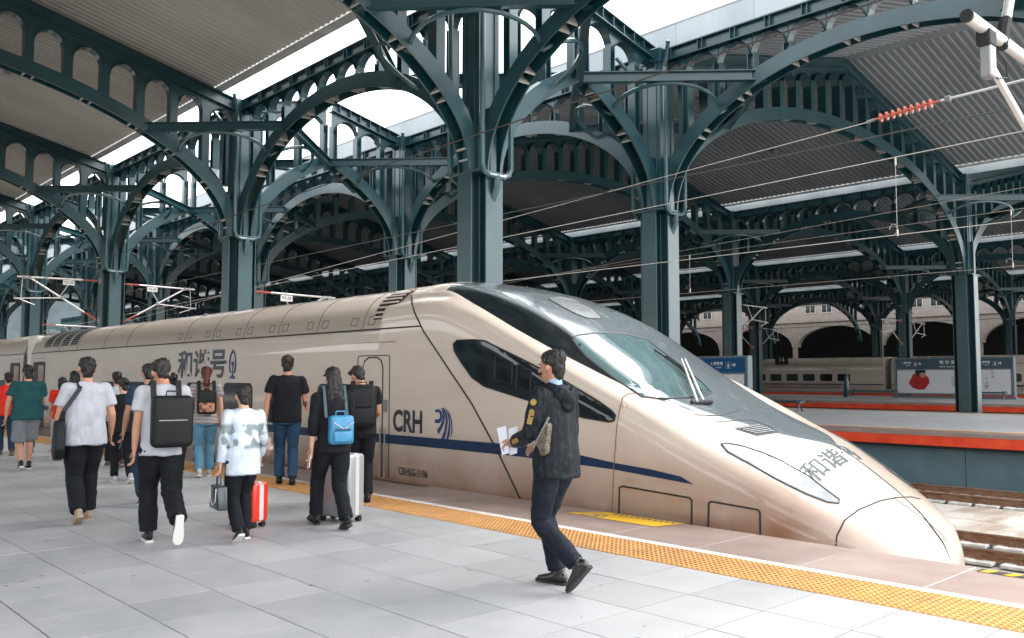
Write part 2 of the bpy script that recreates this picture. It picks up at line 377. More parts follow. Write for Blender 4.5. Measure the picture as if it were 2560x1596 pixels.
def col_meshes():
    d = {}
    s = MB()
    s.box(-.17, .17, -.17, .17, BED, ZC)
    for a in (0, 1, 2, 3):
        for (x0, x1, y0, y1) in ((.17, .43, -.03, .03), (.43, .47, -.24, .24)):
            c, q = [(1, 0), (0, 1), (-1, 0), (0, -1)][a]
            xs = sorted([x0*c-y0*q, x1*c-y1*q]); ys = sorted([x0*q+y0*c, x1*q+y1*c]); s.box(xs[0], xs[1], ys[0], ys[1], BED, ZC)
    d['shaft'] = s.mesh('shaft', M['steel'], off=OFF, bevel=.006)
    s = MB(); s.box(-.5, .5, -.5, .5, ZC, ZC+.05); s.box(-.31, .31, -.31, .31, ZC+.05, ZC+.9)
    for a, b in ((1, 0), (-1, 0), (0, 1), (0, -1)):
        s.beam((a*.36, b*.36, ZC+.05), (a*.36, b*.36, ZC+1.5), .18 if a else .18, .18)
    d['capital'] = s.mesh('capital', M['steel'], off=OFF, bevel=.008)
    s = MB(); s.box(-.3, .3, -.3, .3, ZC+.9, ZB); s.box(-.34, .34, -.34, .34, ZB-.36, ZB+.02)
    for a, b in ((.16, .325), (-.16, .325), (.16, -.325), (-.16, -.325)):
        s.box(a-.02, a+.02, min(b, b*.9), max(b, b*.9), ZC+.9, ZB-.4); s.box(min(b, b*.9), max(b, b*.9), a-.02, a+.02, ZC+.9, ZB-.4)
    d['upper_shaft'] = s.mesh('upper_shaft', M['steel'], off=OFF, bevel=.006)
    r = 3.28
    s = MB().ibeam((r, 0, ZT), (0, r, ZT), .2, .26, .022); d['brace'] = s.mesh('brace', M['steel'], off=OFF)
    e1, e2, m = Vector((1.98, 0, 8.38)), Vector((0, 1.98, 8.38)), Vector((1.62, 1.62, 8.9))
    pts = []
    for i in range(19):
        t = math.pi*i/18; c = (e1+e2)/2; pts.append(c + (e1-c)*math.cos(t) + (m-c)*math.sin(t))
    d['curved_brace'] = MB().tube(pts, .055, 6).mesh('curved_brace', M['pipe'], smooth=True, off=OFF)
    # drain pipes: two from above joined by a U, one running down in the recess
    for sg in (1,):
        x = .56
        s = MB(); zt, zb = 9.9, 6.05
        def arc(c, y0, y1, n=5): return []
        s.tube([(x, -.42, zt), (x, -.42, zb+.1), (x, -.36, zb-.05), (x, -.24, zb-.12), (x, .2, zb-.12), (x, .34, zb-.05), (x, .42, zb+.1), (x, .42, zt)], .06, 8)
        s.tube([(x, 0, zb-.1), (x, 0, zb-.35), (.36, 0, zb-.75), (.36, 0, BED)], .075, 8)
        s.tube([(x, -.42, zt), (.9, -.7, zt+.55)], .055, 8); s.tube([(x, .42, zt), (.9, .7, zt+.55)], .055, 8)
        for z in (4.6, 2.6, .6): s.box(.33, .37, -.12, .12, z, z+.05)
        d['drain_pipe'] = s.mesh('drain_pipe', M['pipe'], smooth=True, off=OFF)
    return d
CM = col_meshes()
def column(x, y, label, group, cat='steel column', simple=False):
    e = empty('station_column', (x, y, BED), label=label, cat=cat, group=group)
    if simple:
        link('shaft', CM['shaft'], e); link('upper_shaft', CM['upper_shaft'], e); link('capital', CM['capital'], e)
    else:
        for n in ('shaft', 'capital', 'upper_shaft'): link(n, CM[n], e)
        for a in (0, 1): link('drain_pipe', CM['drain_pipe'], e, rot=(0, 0, math.pi*a))
    for a in range(4):
        link('brace', CM['brace'], e, rot=(0, 0, math.pi/2*a)); 
        link('curved_brace', CM['curved_brace'], e, rot=(0, 0, math.pi/2*a))
    return e

def rib_mb(pts, side):
    """arched rib, open channel below, with paired stiffener plates"""
    s = MB(); s.plates = MB(); main = s; main.sweep(pts, rib_section(), side); s = main.plates
    side = Vector(side); L = 0; last = .9
    for i in range(1, len(pts)):
        p, q = Vector(pts[i-1]), Vector(pts[i]); L += (q-p).length
        if L-last > 1.25:
            last = L; d = (q-p).normalized(); u = side.cross(d); u = u if u.z > 0 else -u
            for k in (-.12, .12):
                c = q + d*k - u*.03
                s.add([c-side*.158-u*.165, c+side*.158-u*.165, c+side*.158+u*.17, c-side*.158+u*.17,
                       c-side*.158-u*.165+d*.045, c+side*.158-u*.165+d*.045, c+side*.158+u*.17+d*.045, c-side*.158+u*.17+d*.045],
                      [(0, 1, 2, 3), (7, 6, 5, 4), (0, 4, 5, 1), (1, 5, 6, 2), (2, 6, 7, 3), (3, 7, 4, 0)])
    return main
def small_arch(pitch, zfun, x0, depth=.24, spr=.5, wide=False):
    """arch flange between two posts with solid spandrel plate up to the chord; returns MB in (x,z) plane, y across"""
    s = MB(); n = 12; r = pitch/2 - (.02 if not wide else .12)
    xs = [x0+pitch/2 - r*math.cos(math.pi*i/n) for i in range(n+1)]
    zc = min(zfun(x0), zfun(x0+pitch)); zs0 = zc-.06-spr
    zs = [zs0 + spr*math.sin(math.pi*i/n) for i in range(n+1)]
    for i in range(n):
        a, b = (xs[i], zs[i]), (xs[i+1], zs[i+1])
        s.add([(a[0], -depth/2, a[1]), (a[0], depth/2, a[1]), (b[0], depth/2, b[1]), (b[0], -depth/2, b[1]),
               (a[0], -depth/2, a[1]+.022), (a[0], depth/2, a[1]+.022), (b[0], depth/2, b[1]+.022), (b[0], -depth/2, b[1]+.022)],
              [(0, 1, 2, 3), (7, 6, 5, 4), (0, 4, 5, 1), (2, 6, 7, 3)])
        ta, tb = zfun(a[0]), zfun(b[0])
        for yy in ((-.012, .012),):
            s.add([(a[0], yy[0], a[1]+.02), (b[0], yy[0], b[1]+.02), (b[0], yy[0], tb), (a[0], yy[0], ta), (a[0], yy[1], a[1]+.02), (b[0], yy[1], b[1]+.02), (b[0], yy[1], tb), (a[0], yy[1], ta)],
                  [(0, 1, 2, 3), (7, 6, 5, 4)])
    return s
def zell(x, c, a, b):
    t = (x-c)/a; return ZC + (b*math.sqrt(max(0, 1-t*t)))
def arcade_meshes():
    """girder along the track between two columns: x 0..12"""
    d = {}; a = 5.72
    pts = [(6+p[0], 0, ZC+p[1]) for p in ell(a, 3.46, 40)]
    rm = rib_mb(pts, (0, 1, 0)); d['arch_rib'] = rm.mesh('arch_rib', M['steel'], off=OFF); d['plates'] = rm.plates.mesh('stiffeners', M['plate'], off=OFF)
    s = MB().ibeam((.34, 0, ZB-.17), (BAY-.34, 0, ZB-.17), .34, .34, .025)
    x = 1.0
    while x < 11.6:
        for q in (-.07, .07):
            s.box(x-.5+q-.008, x-.5+q+.008, -.15, .15, ZB-.31, ZB-.03)
        x += 1
    s.box(.34, BAY-.34, -.05, -.03, ZB-.34, ZB); d['top_beam'] = s.mesh('top_beam', M['steel'], off=OFF)
    zf = lambda x: ZB-.34
    d['small_arch'] = small_arch(1.0, zf, 0).mesh('small_arch', M['steel'], smooth=False, off=OFF)
    d['posts'] = []
    for i in range(1, 12):
        z0 = zell(i, 6, a, 3.46)+.14; z1 = ZB-.34-.5+.02
        if z1-z0 > .03:
            s = MB()
            for q in (-.09, .09): s.box(q-.014, q+.014, -.12, .12, z0, z1)
            s.box(-.09, .09, -.014, .014, z0, z1)
            d['posts'].append((i, s.mesh('post', M['steel'], off=OFF)))
        else: d['posts'].append((i, None))
    return d
AM = arcade_meshes()
MERGED = {}
def arcade(x, y, label, group, merged=False):
    """x = position of the left (more negative) column"""
    e = empty('arcade_girder', (x, y, BED), label=label, cat='arcade girder', group=group)
    rb = link('arch_rib', AM['arch_rib'], e); link('top_beam', AM['top_beam'], e); tag(link('stiffeners', AM['plates'], rb), kind='stuff')
    if merged:
        if 'a' not in MERGED:
            s = MB()
            for i in range(12):
                m = AM['small_arch']; s.add([(v.co.x+i, v.co.y, v.co.z) for v in m.vertices], [tuple(f.vertices) for f in m.polygons])
            for i, pm in AM['posts']:
                if pm: s.add([(v.co.x+i, v.co.y, v.co.z) for v in pm.vertices], [tuple(f.vertices) for f in pm.polygons])
            MERGED['a'] = s.mesh('arcade', M['steel'])
        o = link('arcade', MERGED['a'], e); o['kind'] = 'stuff'
        return e
    for i in range(12): link('small_arch', AM['small_arch'], e, (i, 0, 0))
    for i, pm in AM['posts']:
        if pm: link('post', pm, e, (i, 0, 0))
    return e
SL = 2.6/(SPAN/2)
def ztop(y): return ZB + SL*min(y, SPAN-y)
def truss_meshes():
    """roof truss across the platform: local y 0..21.9"""
    d = {}; c = SPAN/2; a = c-.28
    rm = rib_mb([(0, c+p[0], ZC+p[1]) for p in ell(a, 4.55, 56)], (1, 0, 0)); d['arch_rib'] = rm.mesh('arch_rib', M['steel'], off=OFF); d['plates'] = rm.plates.mesh('stiffeners', M['plate'], off=OFF)
    for nm, p, q in (('near', (0, .3, ztop(.3)-.2), (0, c, ztop(c)-.2)), ('far', (0, c, ztop(c)-.2), (0, SPAN-.3, ztop(.3)-.2))):
        d['top_chord_'+nm] = MB().ibeam(p, q, .34, .38, .03).mesh('top_chord', M['steel'], off=OFF)
    d['web'] = []
    pit = 1.02; y0 = 1.26-pit
    zf = lambda y: ztop(y)-.39
    n = 21
    for i in range(n):
        ya = y0 + pit*i
        s0 = small_arch(pit, zf, ya, .3, .45, True)
        s = MB(); s.add([(v[1], v[0], v[2]) for v in s0.v], [f[::-1] for f in s0.f])
        # wide post standing at ya (shared between openings)
        if i > 0:
            z0 = zell(ya, c, a, 4.55)+.15; z1 = min(zf(ya-pit*.5), zf(ya+pit*.5), zf(ya))-.3
            if z1 > z0: s.box(-.15, .15, ya-.12, ya+.12, z0, z1); s.box(-.02, .02, ya-.12, ya+.12, z1-.01, zf(ya))
        d['web'].append((s.mesh('web_bay', M['steel'], off=OFF), ya))
    return d
TM = truss_meshes()
def truss(x, y, label, group, merged=False):
    e = empty('roof_truss', (x, y, BED), label=label, cat='roof truss', group=group)
    rb = link('arch_rib', TM['arch_rib'], e); tag(link('stiffeners', TM['plates'], rb), kind='stuff'); link('top_chord', TM['top_chord_near'], e); link('top_chord', TM['top_chord_far'], e)
    if merged:
        if 't' not in MERGED:
            s = MB()
            for m, ya in TM['web']: s.add([tuple(v.co) for v in m.vertices], [tuple(f.vertices) for f in m.polygons])
            MERGED['t'] = s.mesh('web', M['steel'])
        o = link('web', MERGED['t'], e); o['kind'] = 'stuff'; return e
    for m, ya in TM['web']: link('web_bay', m, e)
    return e
def slot_meshes():
    """cantilever frame over the open slot: from a column head up to mid slot, local y 0..3.1"""
    d = {}; c = SPAN/2; a = c-.28
    L = 3.12; zt = lambda y: ZB+.24*y
    pts = [(0, c+p[0], ZC+p[1]) for p in ell(a, 4.55, 56)]; pts = [p for p in pts if p[1] <= 3.3]; 
    rm = rib_mb(pts, (1, 0, 0)); d['quarter_rib'] = rm.mesh('quarter_rib', M['steel'], off=OFF); d['plates'] = rm.plates.mesh('stiffeners', M['plate'], off=OFF)
    s = MB().ibeam((0, .34, zt(.34)-.17), (0, L, zt(L)-.17), .34, .34, .025)
    for k in range(1, 7):
        y = .34+k*.42; s.box(-.15, .15, y-.008, y+.008, zt(y)-.31, zt(y)-.03)
    d['top_beam'] = s.mesh('top_beam', M['steel'], off=OFF)
    d['w'] = []
    for i in range(3):
        s0 = small_arch(1.0, lambda y: zt(y)-.34, i*1.0+.08, .24, .5)
        s = MB(); s.add([(v[1], v[0], v[2]) for v in s0.v], [f[::-1] for f in s0.f]); d['w'].append(('small_arch', s.mesh('small_arch', M['steel'], off=OFF)))
    for i in (1, 2, 3):
        y = i*1.0+.06; z0 = zell(y, c, a, 4.55)+.14; s = MB()
        for q in (-.09, .09): s.box(-.12, .12, y+q-.014, y+q+.014, z0, zt(y)-.85)
        s.box(-.014, .014, y-.09, y+.09, z0, zt(y)-.85 if i < 3 else zt(y)-.34)
        d['w'].append(('post', s.mesh('post', M['steel'], off=OFF)))
    return d
SM = slot_meshes()
def slot_frame(x, y, sgn, label, group):
    e = empty('slot_truss', (x, y, BED), rz=0 if sgn > 0 else math.pi, label=label, cat='short truss', group=group)
    rb = link('quarter_rib', SM['quarter_rib'], e); tag(link('stiffeners', SM['plates'], rb), kind='stuff'); link('top_beam', SM['top_beam'], e)
    for n, m in SM['w']: link(n, m, e)
ORD = ['first', 'second', 'third', 'fourth', 'fifth', 'sixth', 'seventh', 'eighth', 'ninth', 'tenth', 'eleventh', 'twelfth']
rows = [('row just behind the near train', YA, range(-1, 9)), ('row across the open slot from the train', YB, range(-1, 10)),
        ('row beyond the second platform', YCs[0], range(0, 12)), ('row beyond the third platform', YCs[1], range(0, 11)), ('row behind the far train', YCs[2], range(1, 10))]
for ri, (nm, y, ks) in enumerate(rows):
    far = ri >= 3
    for n, k in enumerate(ks):
        column(XK(k), y, 'teal steel column, %s from right, %s' % (ORD[n], nm), 'steel tree columns of the station canopy', simple=ri >= 2)
        if k+1 in ks or ri < 2:
            arcade(XK(k+1), y, 'arcade girder, %s bay from right, %s' % (ORD[n], nm), 'arcade girders along the column rows', merged=ri >= 3 or k > 5)
tr = [('roof over the near platform', YA-SPAN, range(0, 9)), ('roof over the second platform', YB, range(0, 9)), ('roof over the third platform', YCs[0], range(0, 9)), ('roof over the fourth platform', YCs[1], range(0, 8)), ('last roof beyond the far train', YCs[2], range(1, 9))]
for ri, (nm, y, ks) in enumerate(tr):
    for n, k in enumerate(ks):
        truss(XK(k), y, 'arched roof truss, %s from right, under the %s' % (ORD[n], nm), 'roof trusses across the platforms', merged=ri >= 3)
for k in range(-1, 6):
    slot_frame(XK(k), YA, 1, 'arched frame reaching into the slot from the train side, %s from right' % ORD[k+1], 'short frames reaching into the skylight slot')
    slot_frame(XK(k), YB, -1, 'arched frame reaching into the slot from the far side, %s from right' % ORD[k+1], 'short frames reaching into the skylight slot')

# ---------------------------------------------------------------- roofs
def corrugated(y0, z0, y1, z1, x0, x1, pitch=.26, h=.035):
    n = max(1, round((x1-x0)/pitch)); pitch = (x1-x0)/n; s = MB(); vs = []; fs = []
    prof = []
    for i in range(n):
        x = x0+i*pitch
        for a, b in ((0, 0), (.35, 0), (.5, h), (.85, h)): prof.append((x+a*pitch, b))
    prof.append((x0+n*pitch, 0)); m = len(prof)
    for (y, z) in ((y0, z0), (y1, z1)): vs += [(px, y, z+pz) for px, pz in prof]
    fs = [(i, i+1, m+i+1, m+i) for i in range(m-1)]
    s.add(vs, fs); return s
def roof(name, y0, y1, ridge_y, edge0, edge1, x0, x1, label, fascia_at=None):
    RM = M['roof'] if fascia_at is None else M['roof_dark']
    """roof over a platform; y0,y1 column rows; edge0, edge1 real sheet edges"""
    e = empty(name, (0, ridge_y, ZB), label=label, cat='station roof', group='station roofs over the platforms')
    zr = ZB + SL*(SPAN/2) + .03; of = (0, ridge_y, ZB)
    zz = lambda y: ZB + SL*min(y-y0, y1-y) + .03
    nb = 8; bl = (x1-x0)/nb
    for a, b in ((edge0, ridge_y), (ridge_y, edge1)):
        for i in range(nb):
            xa = x0+bl*i; s = corrugated(a, zz(a), b, zz(b), xa, xa+bl)
            s.build('roof_sheet', RM, e, off=of)
        MB().add([(x0, a, zz(a)+.12), (x1, a, zz(a)+.12), (x1, b, zz(b)+.12), (x0, b, zz(b)+.12)], [(0, 1, 2, 3)]).build('roof_deck', M['gutter'], e, off=of)
    MB().box(x0, x1, ridge_y-.35, ridge_y+.35, zr-.06, zr-.02).build('ridge_plate', RM, e, off=of)
    g1 = MB(); g1.box(x0, x1, edge1, edge1+.32, zz(edge1)-.05, zz(edge1)-.02); g1.box(x0, x1, edge1+.29, edge1+.32, zz(edge1)-.02, zz(edge1)+.35)
    g1.build('gutter', M['gutter'], e, off=of)
    if fascia_at is not None:
        xx = x0
        pm = MB().box(.006, 2.394, fascia_at-.17, fascia_at-.12, ZB+.004, ZB+.6).mesh('fascia_panel', M['fascia'], off=of)
        while xx < x1-1:
            link('fascia_panel', pm, e, (xx, 0, 0)); xx += 2.4
        MB().box(x0, x1, fascia_at-.19, fascia_at+.25, ZB+.6, ZB+.64).build('fascia_cap', M['gutter'], e, off=of)
    lm = MB().lathe([(.10, .0), (.11, -.14), (.07, -.16)], 10).mesh('ceiling_lamp', M['galv'])
    k = 0
    for xk in range(8):
        for t in (.22, .5, .78):
            y = edge0+(edge1-edge0)*t; xx = X1-6-12*xk
            if xx > x0: link('ceiling_lamp', lm, e, (xx, y-ridge_y, zz(y)-.02-ZB))
    return e
R1X = 0.5
roof('station_roof', YA-SPAN, YA, YA-SPAN/2, YA-SPAN+.3, YA-1.0, -122, R1X, 'corrugated metal roof over the near platform, top left, lit from below')
for i, (y, nm) in enumerate(((YB, 'second'), (YCs[0], 'third'), (YCs[1], 'fourth'), (YCs[2], 'last'))):
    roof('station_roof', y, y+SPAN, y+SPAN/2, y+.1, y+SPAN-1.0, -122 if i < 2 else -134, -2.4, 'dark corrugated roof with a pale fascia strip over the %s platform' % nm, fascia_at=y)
# ---------------------------------------------------------------- building beyond the last roof
def facade():
    e = empty('station_building', (-60, 112, BED), label='cream stone building with dark arched halls beyond the last roof', cat='building')
    of = (-60, 112, BED)
    # wall with arched openings
    W = []; yf = 112
    s = MB(); pitch = 12.0; r = 5.6; zs, ztopw = 5.6, 15.0
    x = X1-12*13
    n = 18
    while x < 6:
        cx = x+pitch/2
        s.add([(x, yf, BED), (cx-r, yf, BED), (cx-r, yf, ztopw), (x, yf, ztopw)], [(0, 1, 2, 3)])
        s.add([(cx+r, yf, BED), (x+pitch, yf, BED), (x+pitch, yf, ztopw), (cx+r, yf, ztopw)], [(0, 1, 2, 3)])
        ps = [(cx-r*math.cos(math.pi*i/n), zs+r*.5*math.sin(math.pi*i/n)) for i in range(n+1)]
        for i in range(n):
            a, b = ps[i], ps[i+1]; s.add([(a[0], yf, a[1]), (b[0], yf, b[1]), (b[0], yf, ztopw), (a[0], yf, ztopw)], [(0, 1, 2, 3)])
            s.add([(a[0], yf, a[1]), (b[0], yf, b[1]), (b[0], yf+.8, b[1]), (a[0], yf+.8, a[1])], [(0, 3, 2, 1)])
        ring = MB().sweep([(p[0]*1.0, yf-.06, p[1]) for p in ps], [(-.06, .1), (.06, .1), (.06, -.02), (-.06, -.02)], (0, 1, 0)).build('arch_moulding', M['cream'], e, off=of)
        for wx in (-3.6, -1.2, 1.2, 3.6):
            fr = MB().box(cx+wx-.75, cx+wx+.75, yf-.1, yf-.02, 10.2, 12.4).build('window', mat('win_frame', (.5, .48, .44), .5) if 'win_frame' not in bpy.data.materials else bpy.data.materials['win_frame'], e, off=of)
            for q in (-.36, .36): MB().box(cx+wx+q-.31, cx+wx+q+.31, yf-.13, yf-.105, 10.3, 12.3).build('pane', M['glass_win'], fr, off=(0, 0, 0), loc=(60, -112, -BED))
        x += pitch
    s.build('wall', M['cream'], e, off=of)
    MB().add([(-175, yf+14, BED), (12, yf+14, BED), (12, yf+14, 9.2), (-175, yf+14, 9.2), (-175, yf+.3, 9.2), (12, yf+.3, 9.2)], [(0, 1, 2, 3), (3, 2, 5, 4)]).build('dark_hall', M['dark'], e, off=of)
    MB().box(-162, 8, yf-.25, yf-.003, 9.0, 9.35).build('cornice', M['cream'], e, off=of)
    MB().box(-162, 8, yf-.25, yf-.003, 13.2, 13.6).build('cornice', M['cream'], e, off=of)
facade()

def blocker_building(name, x0, x1, y0, y1, h, label, ax):
    e = empty(name, ((x0+x1)/2, (y0+y1)/2, BED), label=label, cat='building'); of = ((x0+x1)/2, (y0+y1)/2, BED)
    MB().box(x0, x1, y0, y1, BED, h).build('wall', M['cream_dim'], e, off=of)
    a, b = (y0, y1) if ax == 'x' else (x0, x1); t = a+2
    while t < b-3:
        for z in (1.5, 5.5):
            if z+2.4 < h:
                (MB().box(x1, x1+.05, t, t+2, z, z+2.4) if ax == 'x' else MB().box(t, t+2, y1, y1+.05, z, z+2.4)).build('window', M['glass_win'], e, off=of)
        t += 4
blocker_building('station_building', -182, -170, -60, 125, 26, 'dim building closing the left end of the track field', 'x')  # added to cover bright sky gaps beyond the column rows
blocker_building('station_building', -170, 40, -62, -50, 9, 'building behind the viewer beyond the first platform', 'y')  # unseen, added to keep the bright horizon out of the glass reflections
# ---------------------------------------------------------------- high-speed train
def train_paint(name, base=(.58, .495, .42), dirt=True):
    m = bpy.data.materials.new(name); m.use_nodes = True; n = m.node_tree; b = n.nodes['Principled BSDF']; L = n.links.new
    b.inputs['Roughness'].default_value = .42; b.inputs['Coat Weight'].default_value = .55; b.inputs['Coat Roughness'].default_value = .03
    tc = n.nodes.new('ShaderNodeTexCoord'); sp = n.nodes.new('ShaderNodeSeparateXYZ'); L(tc.outputs['Object'], sp.inputs[0])
    def noise_(s, st=(1, 1, 1), d=5):
        mp = n.nodes.new('ShaderNodeMapping'); mp.inputs['Scale'].default_value = st; L(tc.outputs['Object'], mp.inputs[0])
        t = n.nodes.new('ShaderNodeTexNoise'); t.inputs['Scale'].default_value = s; t.inputs['Detail'].default_value = d; L(mp.outputs[0], t.inputs[0]); return t.outputs[0]
    def rng(src, a, b_, c, d):
        r = n.nodes.new('ShaderNodeMapRange'); r.inputs[1].default_value, r.inputs[2].default_value, r.inputs[3].default_value, r.inputs[4].default_value = a, b_, c, d; L(src, r.inputs[0]); return r.outputs[0]
    def mul(a, b_):
        q = n.nodes.new('ShaderNodeMath'); q.operation = 'MULTIPLY'
        for i, v in enumerate((a, b_)):
            if isinstance(v, (int, float)): q.inputs[i].default_value = v
            else: L(v, q.inputs[i])
        return q.outputs[0]
    def mix(f, a, c):
        x = n.nodes.new('ShaderNodeMix'); x.data_type = 'RGBA'; L(f, x.inputs[0])
        if isinstance(a, tuple): x.inputs[6].default_value = (*a, 1)
        else: L(a, x.inputs[6])
        x.inputs[7].default_value = (*c, 1); return x.outputs[2]
    # rust dust thrown up on the lower skirt, brown streaks and insect spots
    low = mul(rng(sp.outputs['Z'], 2.3, 1.4, 0, .97), rng(sp.outputs['X'], -1.1, -.35, 1, .25))          # object origin sits on the rail bed, z=1.47 is platform level
    f1 = mul(low, rng(noise_(1.4, (1, 1, .5)), .25, .6, .5, 1))
    c = mix(f1, base, (.2, .07, .022))
    f2 = mul(rng(noise_(2.2, (.35, 1, 1.4)), .46, .7, 0, .42), 1.0)
    c = mix(f2, c, (.5, .41, .32))
    f3 = rng(noise_(13, (.45, 1, 2.2), 3), .71, .76, 0, .8)
    nose = rng(sp.outputs['X'], -1.9, -.6, 0, 1)
    c = mix(mul(f3, nose), c, (.16, .1, .06))
    L(c, b.inputs['Base Color'])
    return m
M['train'] = train_paint('train_paint')
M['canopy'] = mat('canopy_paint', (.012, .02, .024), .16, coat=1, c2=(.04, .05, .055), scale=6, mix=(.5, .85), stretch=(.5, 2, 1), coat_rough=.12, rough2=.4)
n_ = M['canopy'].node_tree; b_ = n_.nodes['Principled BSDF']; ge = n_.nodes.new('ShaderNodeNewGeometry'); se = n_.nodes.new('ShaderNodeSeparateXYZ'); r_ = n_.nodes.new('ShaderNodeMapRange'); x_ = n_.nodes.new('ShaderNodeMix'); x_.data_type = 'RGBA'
n_.links.new(ge.outputs['Normal'], se.inputs[0]); n_.links.new(se.outputs['Z'], r_.inputs[0]); r_.inputs[1].default_value = .72; r_.inputs[2].default_value = .96; r_.inputs[4].default_value = .62  # upward faces greyed: sky reflection on the canopy top put into its colour
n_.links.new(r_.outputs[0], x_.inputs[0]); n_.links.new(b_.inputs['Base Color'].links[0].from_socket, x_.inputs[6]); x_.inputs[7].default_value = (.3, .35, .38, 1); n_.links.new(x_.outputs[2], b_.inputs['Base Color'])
M['gangway'] = mat('gangway', (.72, .68, .64), .6)
M['lens'] = mat('lamp_lens', (.42, .44, .46), .06, coat=1, c2=(.3, .32, .34), scale=4)
YT, OT = 9.35, (-3.5, 9.35, BED)
TX = [-11.4, -10.6, -9.9, -9.17, -8.44, -7.94, -7.31, -6.61, -6.07, -5.61, -5.08, -4.5, -4.1, -3.8, -3.62, -3.55]
def tab(x, xs, ys): return float(np.interp(x, xs, ys))
def smooth_tab(xs, ys, h=.22):
    xx = np.arange(-12.5, -3.3, .02); yy = np.interp(xx, xs, ys); k = np.exp(-.5*(np.arange(-40, 41)*.02/h)**2); k /= k.sum()
    yp = np.pad(yy, 40, mode='edge'); return xx, np.convolve(yp, k, 'valid'), yy
def stab(x, T):
    xx, ys, yy = T; f = min(1, max(0, (-3.75-x)/.5)); return float(np.interp(x, xx, ys))*f + float(np.interp(x, xx, yy))*(1-f)
T_w = smooth_tab([-11, -7, -6, -5.5, -5, -4.5, -4.1, -3.8, -3.62, -3.54], [1.6, 1.6, 1.575, 1.54, 1.46, 1.32, 1.12, .84, .52, .12])
T_rd = smooth_tab(TX, [1.43, 1.4, 1.42, 1.49, 1.51, 1.51, 1.51, 1.48, 1.45, 1.4, 1.3, 1.14, .95, .68, .4, .08])
T_rz = smooth_tab(TX, [2.66, 2.7, 2.66, 2.40, 2.08, 1.85, 1.575, 1.28, 1.04, .83, .6, .31, .1, -.08, -.25, -.42], .12)
EX = [-11.4, -10.6, -10.1, -9.3, -8.6, -8.0, -7.1, -6.6, -6.2, -5.8, -5.4, -5.1, -4.9, -4.8, -4.5, -4.1, -3.85, -3.65, -3.54]
ZCN = [3.03, 3.05, 2.97, 2.79, 2.53, 2.25, 1.74, 1.42, 1.24, 1.09, .97, .88, .82, .79, .61, .33, .11, -.15, -.4]
T_ed = smooth_tab(EX, [1.05, 1.2, 1.22, 1.24, 1.25, 1.25, 1.22, 1.14, .95, .77, .57, .4, .22, .02, .02, .02, .02, .02, .01], .08)
T_ez = smooth_tab(EX, [2.91, 2.84, 2.81, 2.46, 2.14, 1.9, 1.54, 1.33, 1.18, 1.05, .94, .865, .815, .79, .61, .33, .11, -.15, -.4], .1)
T_sd = smooth_tab(EX, [.7, .95, .98, 1.0, 1.02, 1.03, 1.03, .96, .8, .63, .46, .31, .16, .01, .01, .01, .01, .01, .005], .08)
T_sz = smooth_tab(EX, [2.99, 2.97, 2.93, 2.72, 2.47, 2.2, 1.66, 1.385, 1.215, 1.075, .96, .875, .82, .79, .61, .33, .11, -.15, -.4], .1)
T_zc = smooth_tab(EX, ZCN, .1)
def tsec(x):
    if x < -11.4:
        return ([(1.3, -1.05), (1.5, -.92), (1.585, -.5), (1.6, -.1), (1.6, .7), (1.6, 1.5), (1.598, 1.9), (1.585, 2.2), (1.565, 2.33), (1.52, 2.48), (1.43, 2.66), (1.28, 2.8), (1.1, 2.89)],
                [(1.1, 2.89), (.85, 2.955), (.6, 2.99), (.3, 3.02), (0, 3.03)])
    w_, r_, rz = stab(x, T_w), stab(x, T_rd), stab(x, T_rz); r_ = min(r_, w_-.03)
    ed, ez, sd, sz, zc = stab(x, T_ed), stab(x, T_ez), stab(x, T_sd), stab(x, T_sz), stab(x, T_zc)
    zb = -1.05 + .25*max(0, (x+5)/1.5)
    hgt = rz+.1; lo = min(-.1, rz-.25)
    a = [(w_*.84, zb), (w_*.94, zb+.13), (w_*.99, min(-.5, lo-.1)), (w_, lo), (w_, lo+(rz-.3-lo)*.4), (w_-.002, lo+(rz-.3-lo)*.75), (w_-.008, rz-.32), (w_-.025, rz-.2), (w_-.055, rz-.1),
         (r_+(w_-r_)*.25, rz-.025), (r_-.07*(r_), rz+.035 if x < -4.6 else rz+.02)]
    p = a[-1]; e = (min(ed, p[0]*.95), ez)
    cr = .035 if -9.5 < x < -4.3 else .015
    a += [(p[0]+(e[0]-p[0])*.5, p[1]+(e[1]-p[1])*.55+cr*.5), e]
    c = [e, ((e[0]+sd)/2+.02*min(1, sd), ez+(sz-ez)*.62), (sd, sz), (sd*.55, sz+(zc-sz)*.75), (0, zc)]
    return a, c
def catmull(pts, k=3):
    out = []; n = len(pts)
    for i in range(n-1):
        p0, p1, p2, p3 = [Vector(pts[j]) for j in (max(i-1, 0), i, i+1, min(i+2, n-1))]
        for t in range(k):
            t = t/k; out.append(tuple(.5*((2*p1)+(-p0+p2)*t+(2*p0-5*p1+4*p2-p3)*t*t+(-p0+3*p1-3*p2+p3)*t**3)))
    out.append(tuple(pts[-1])); return out
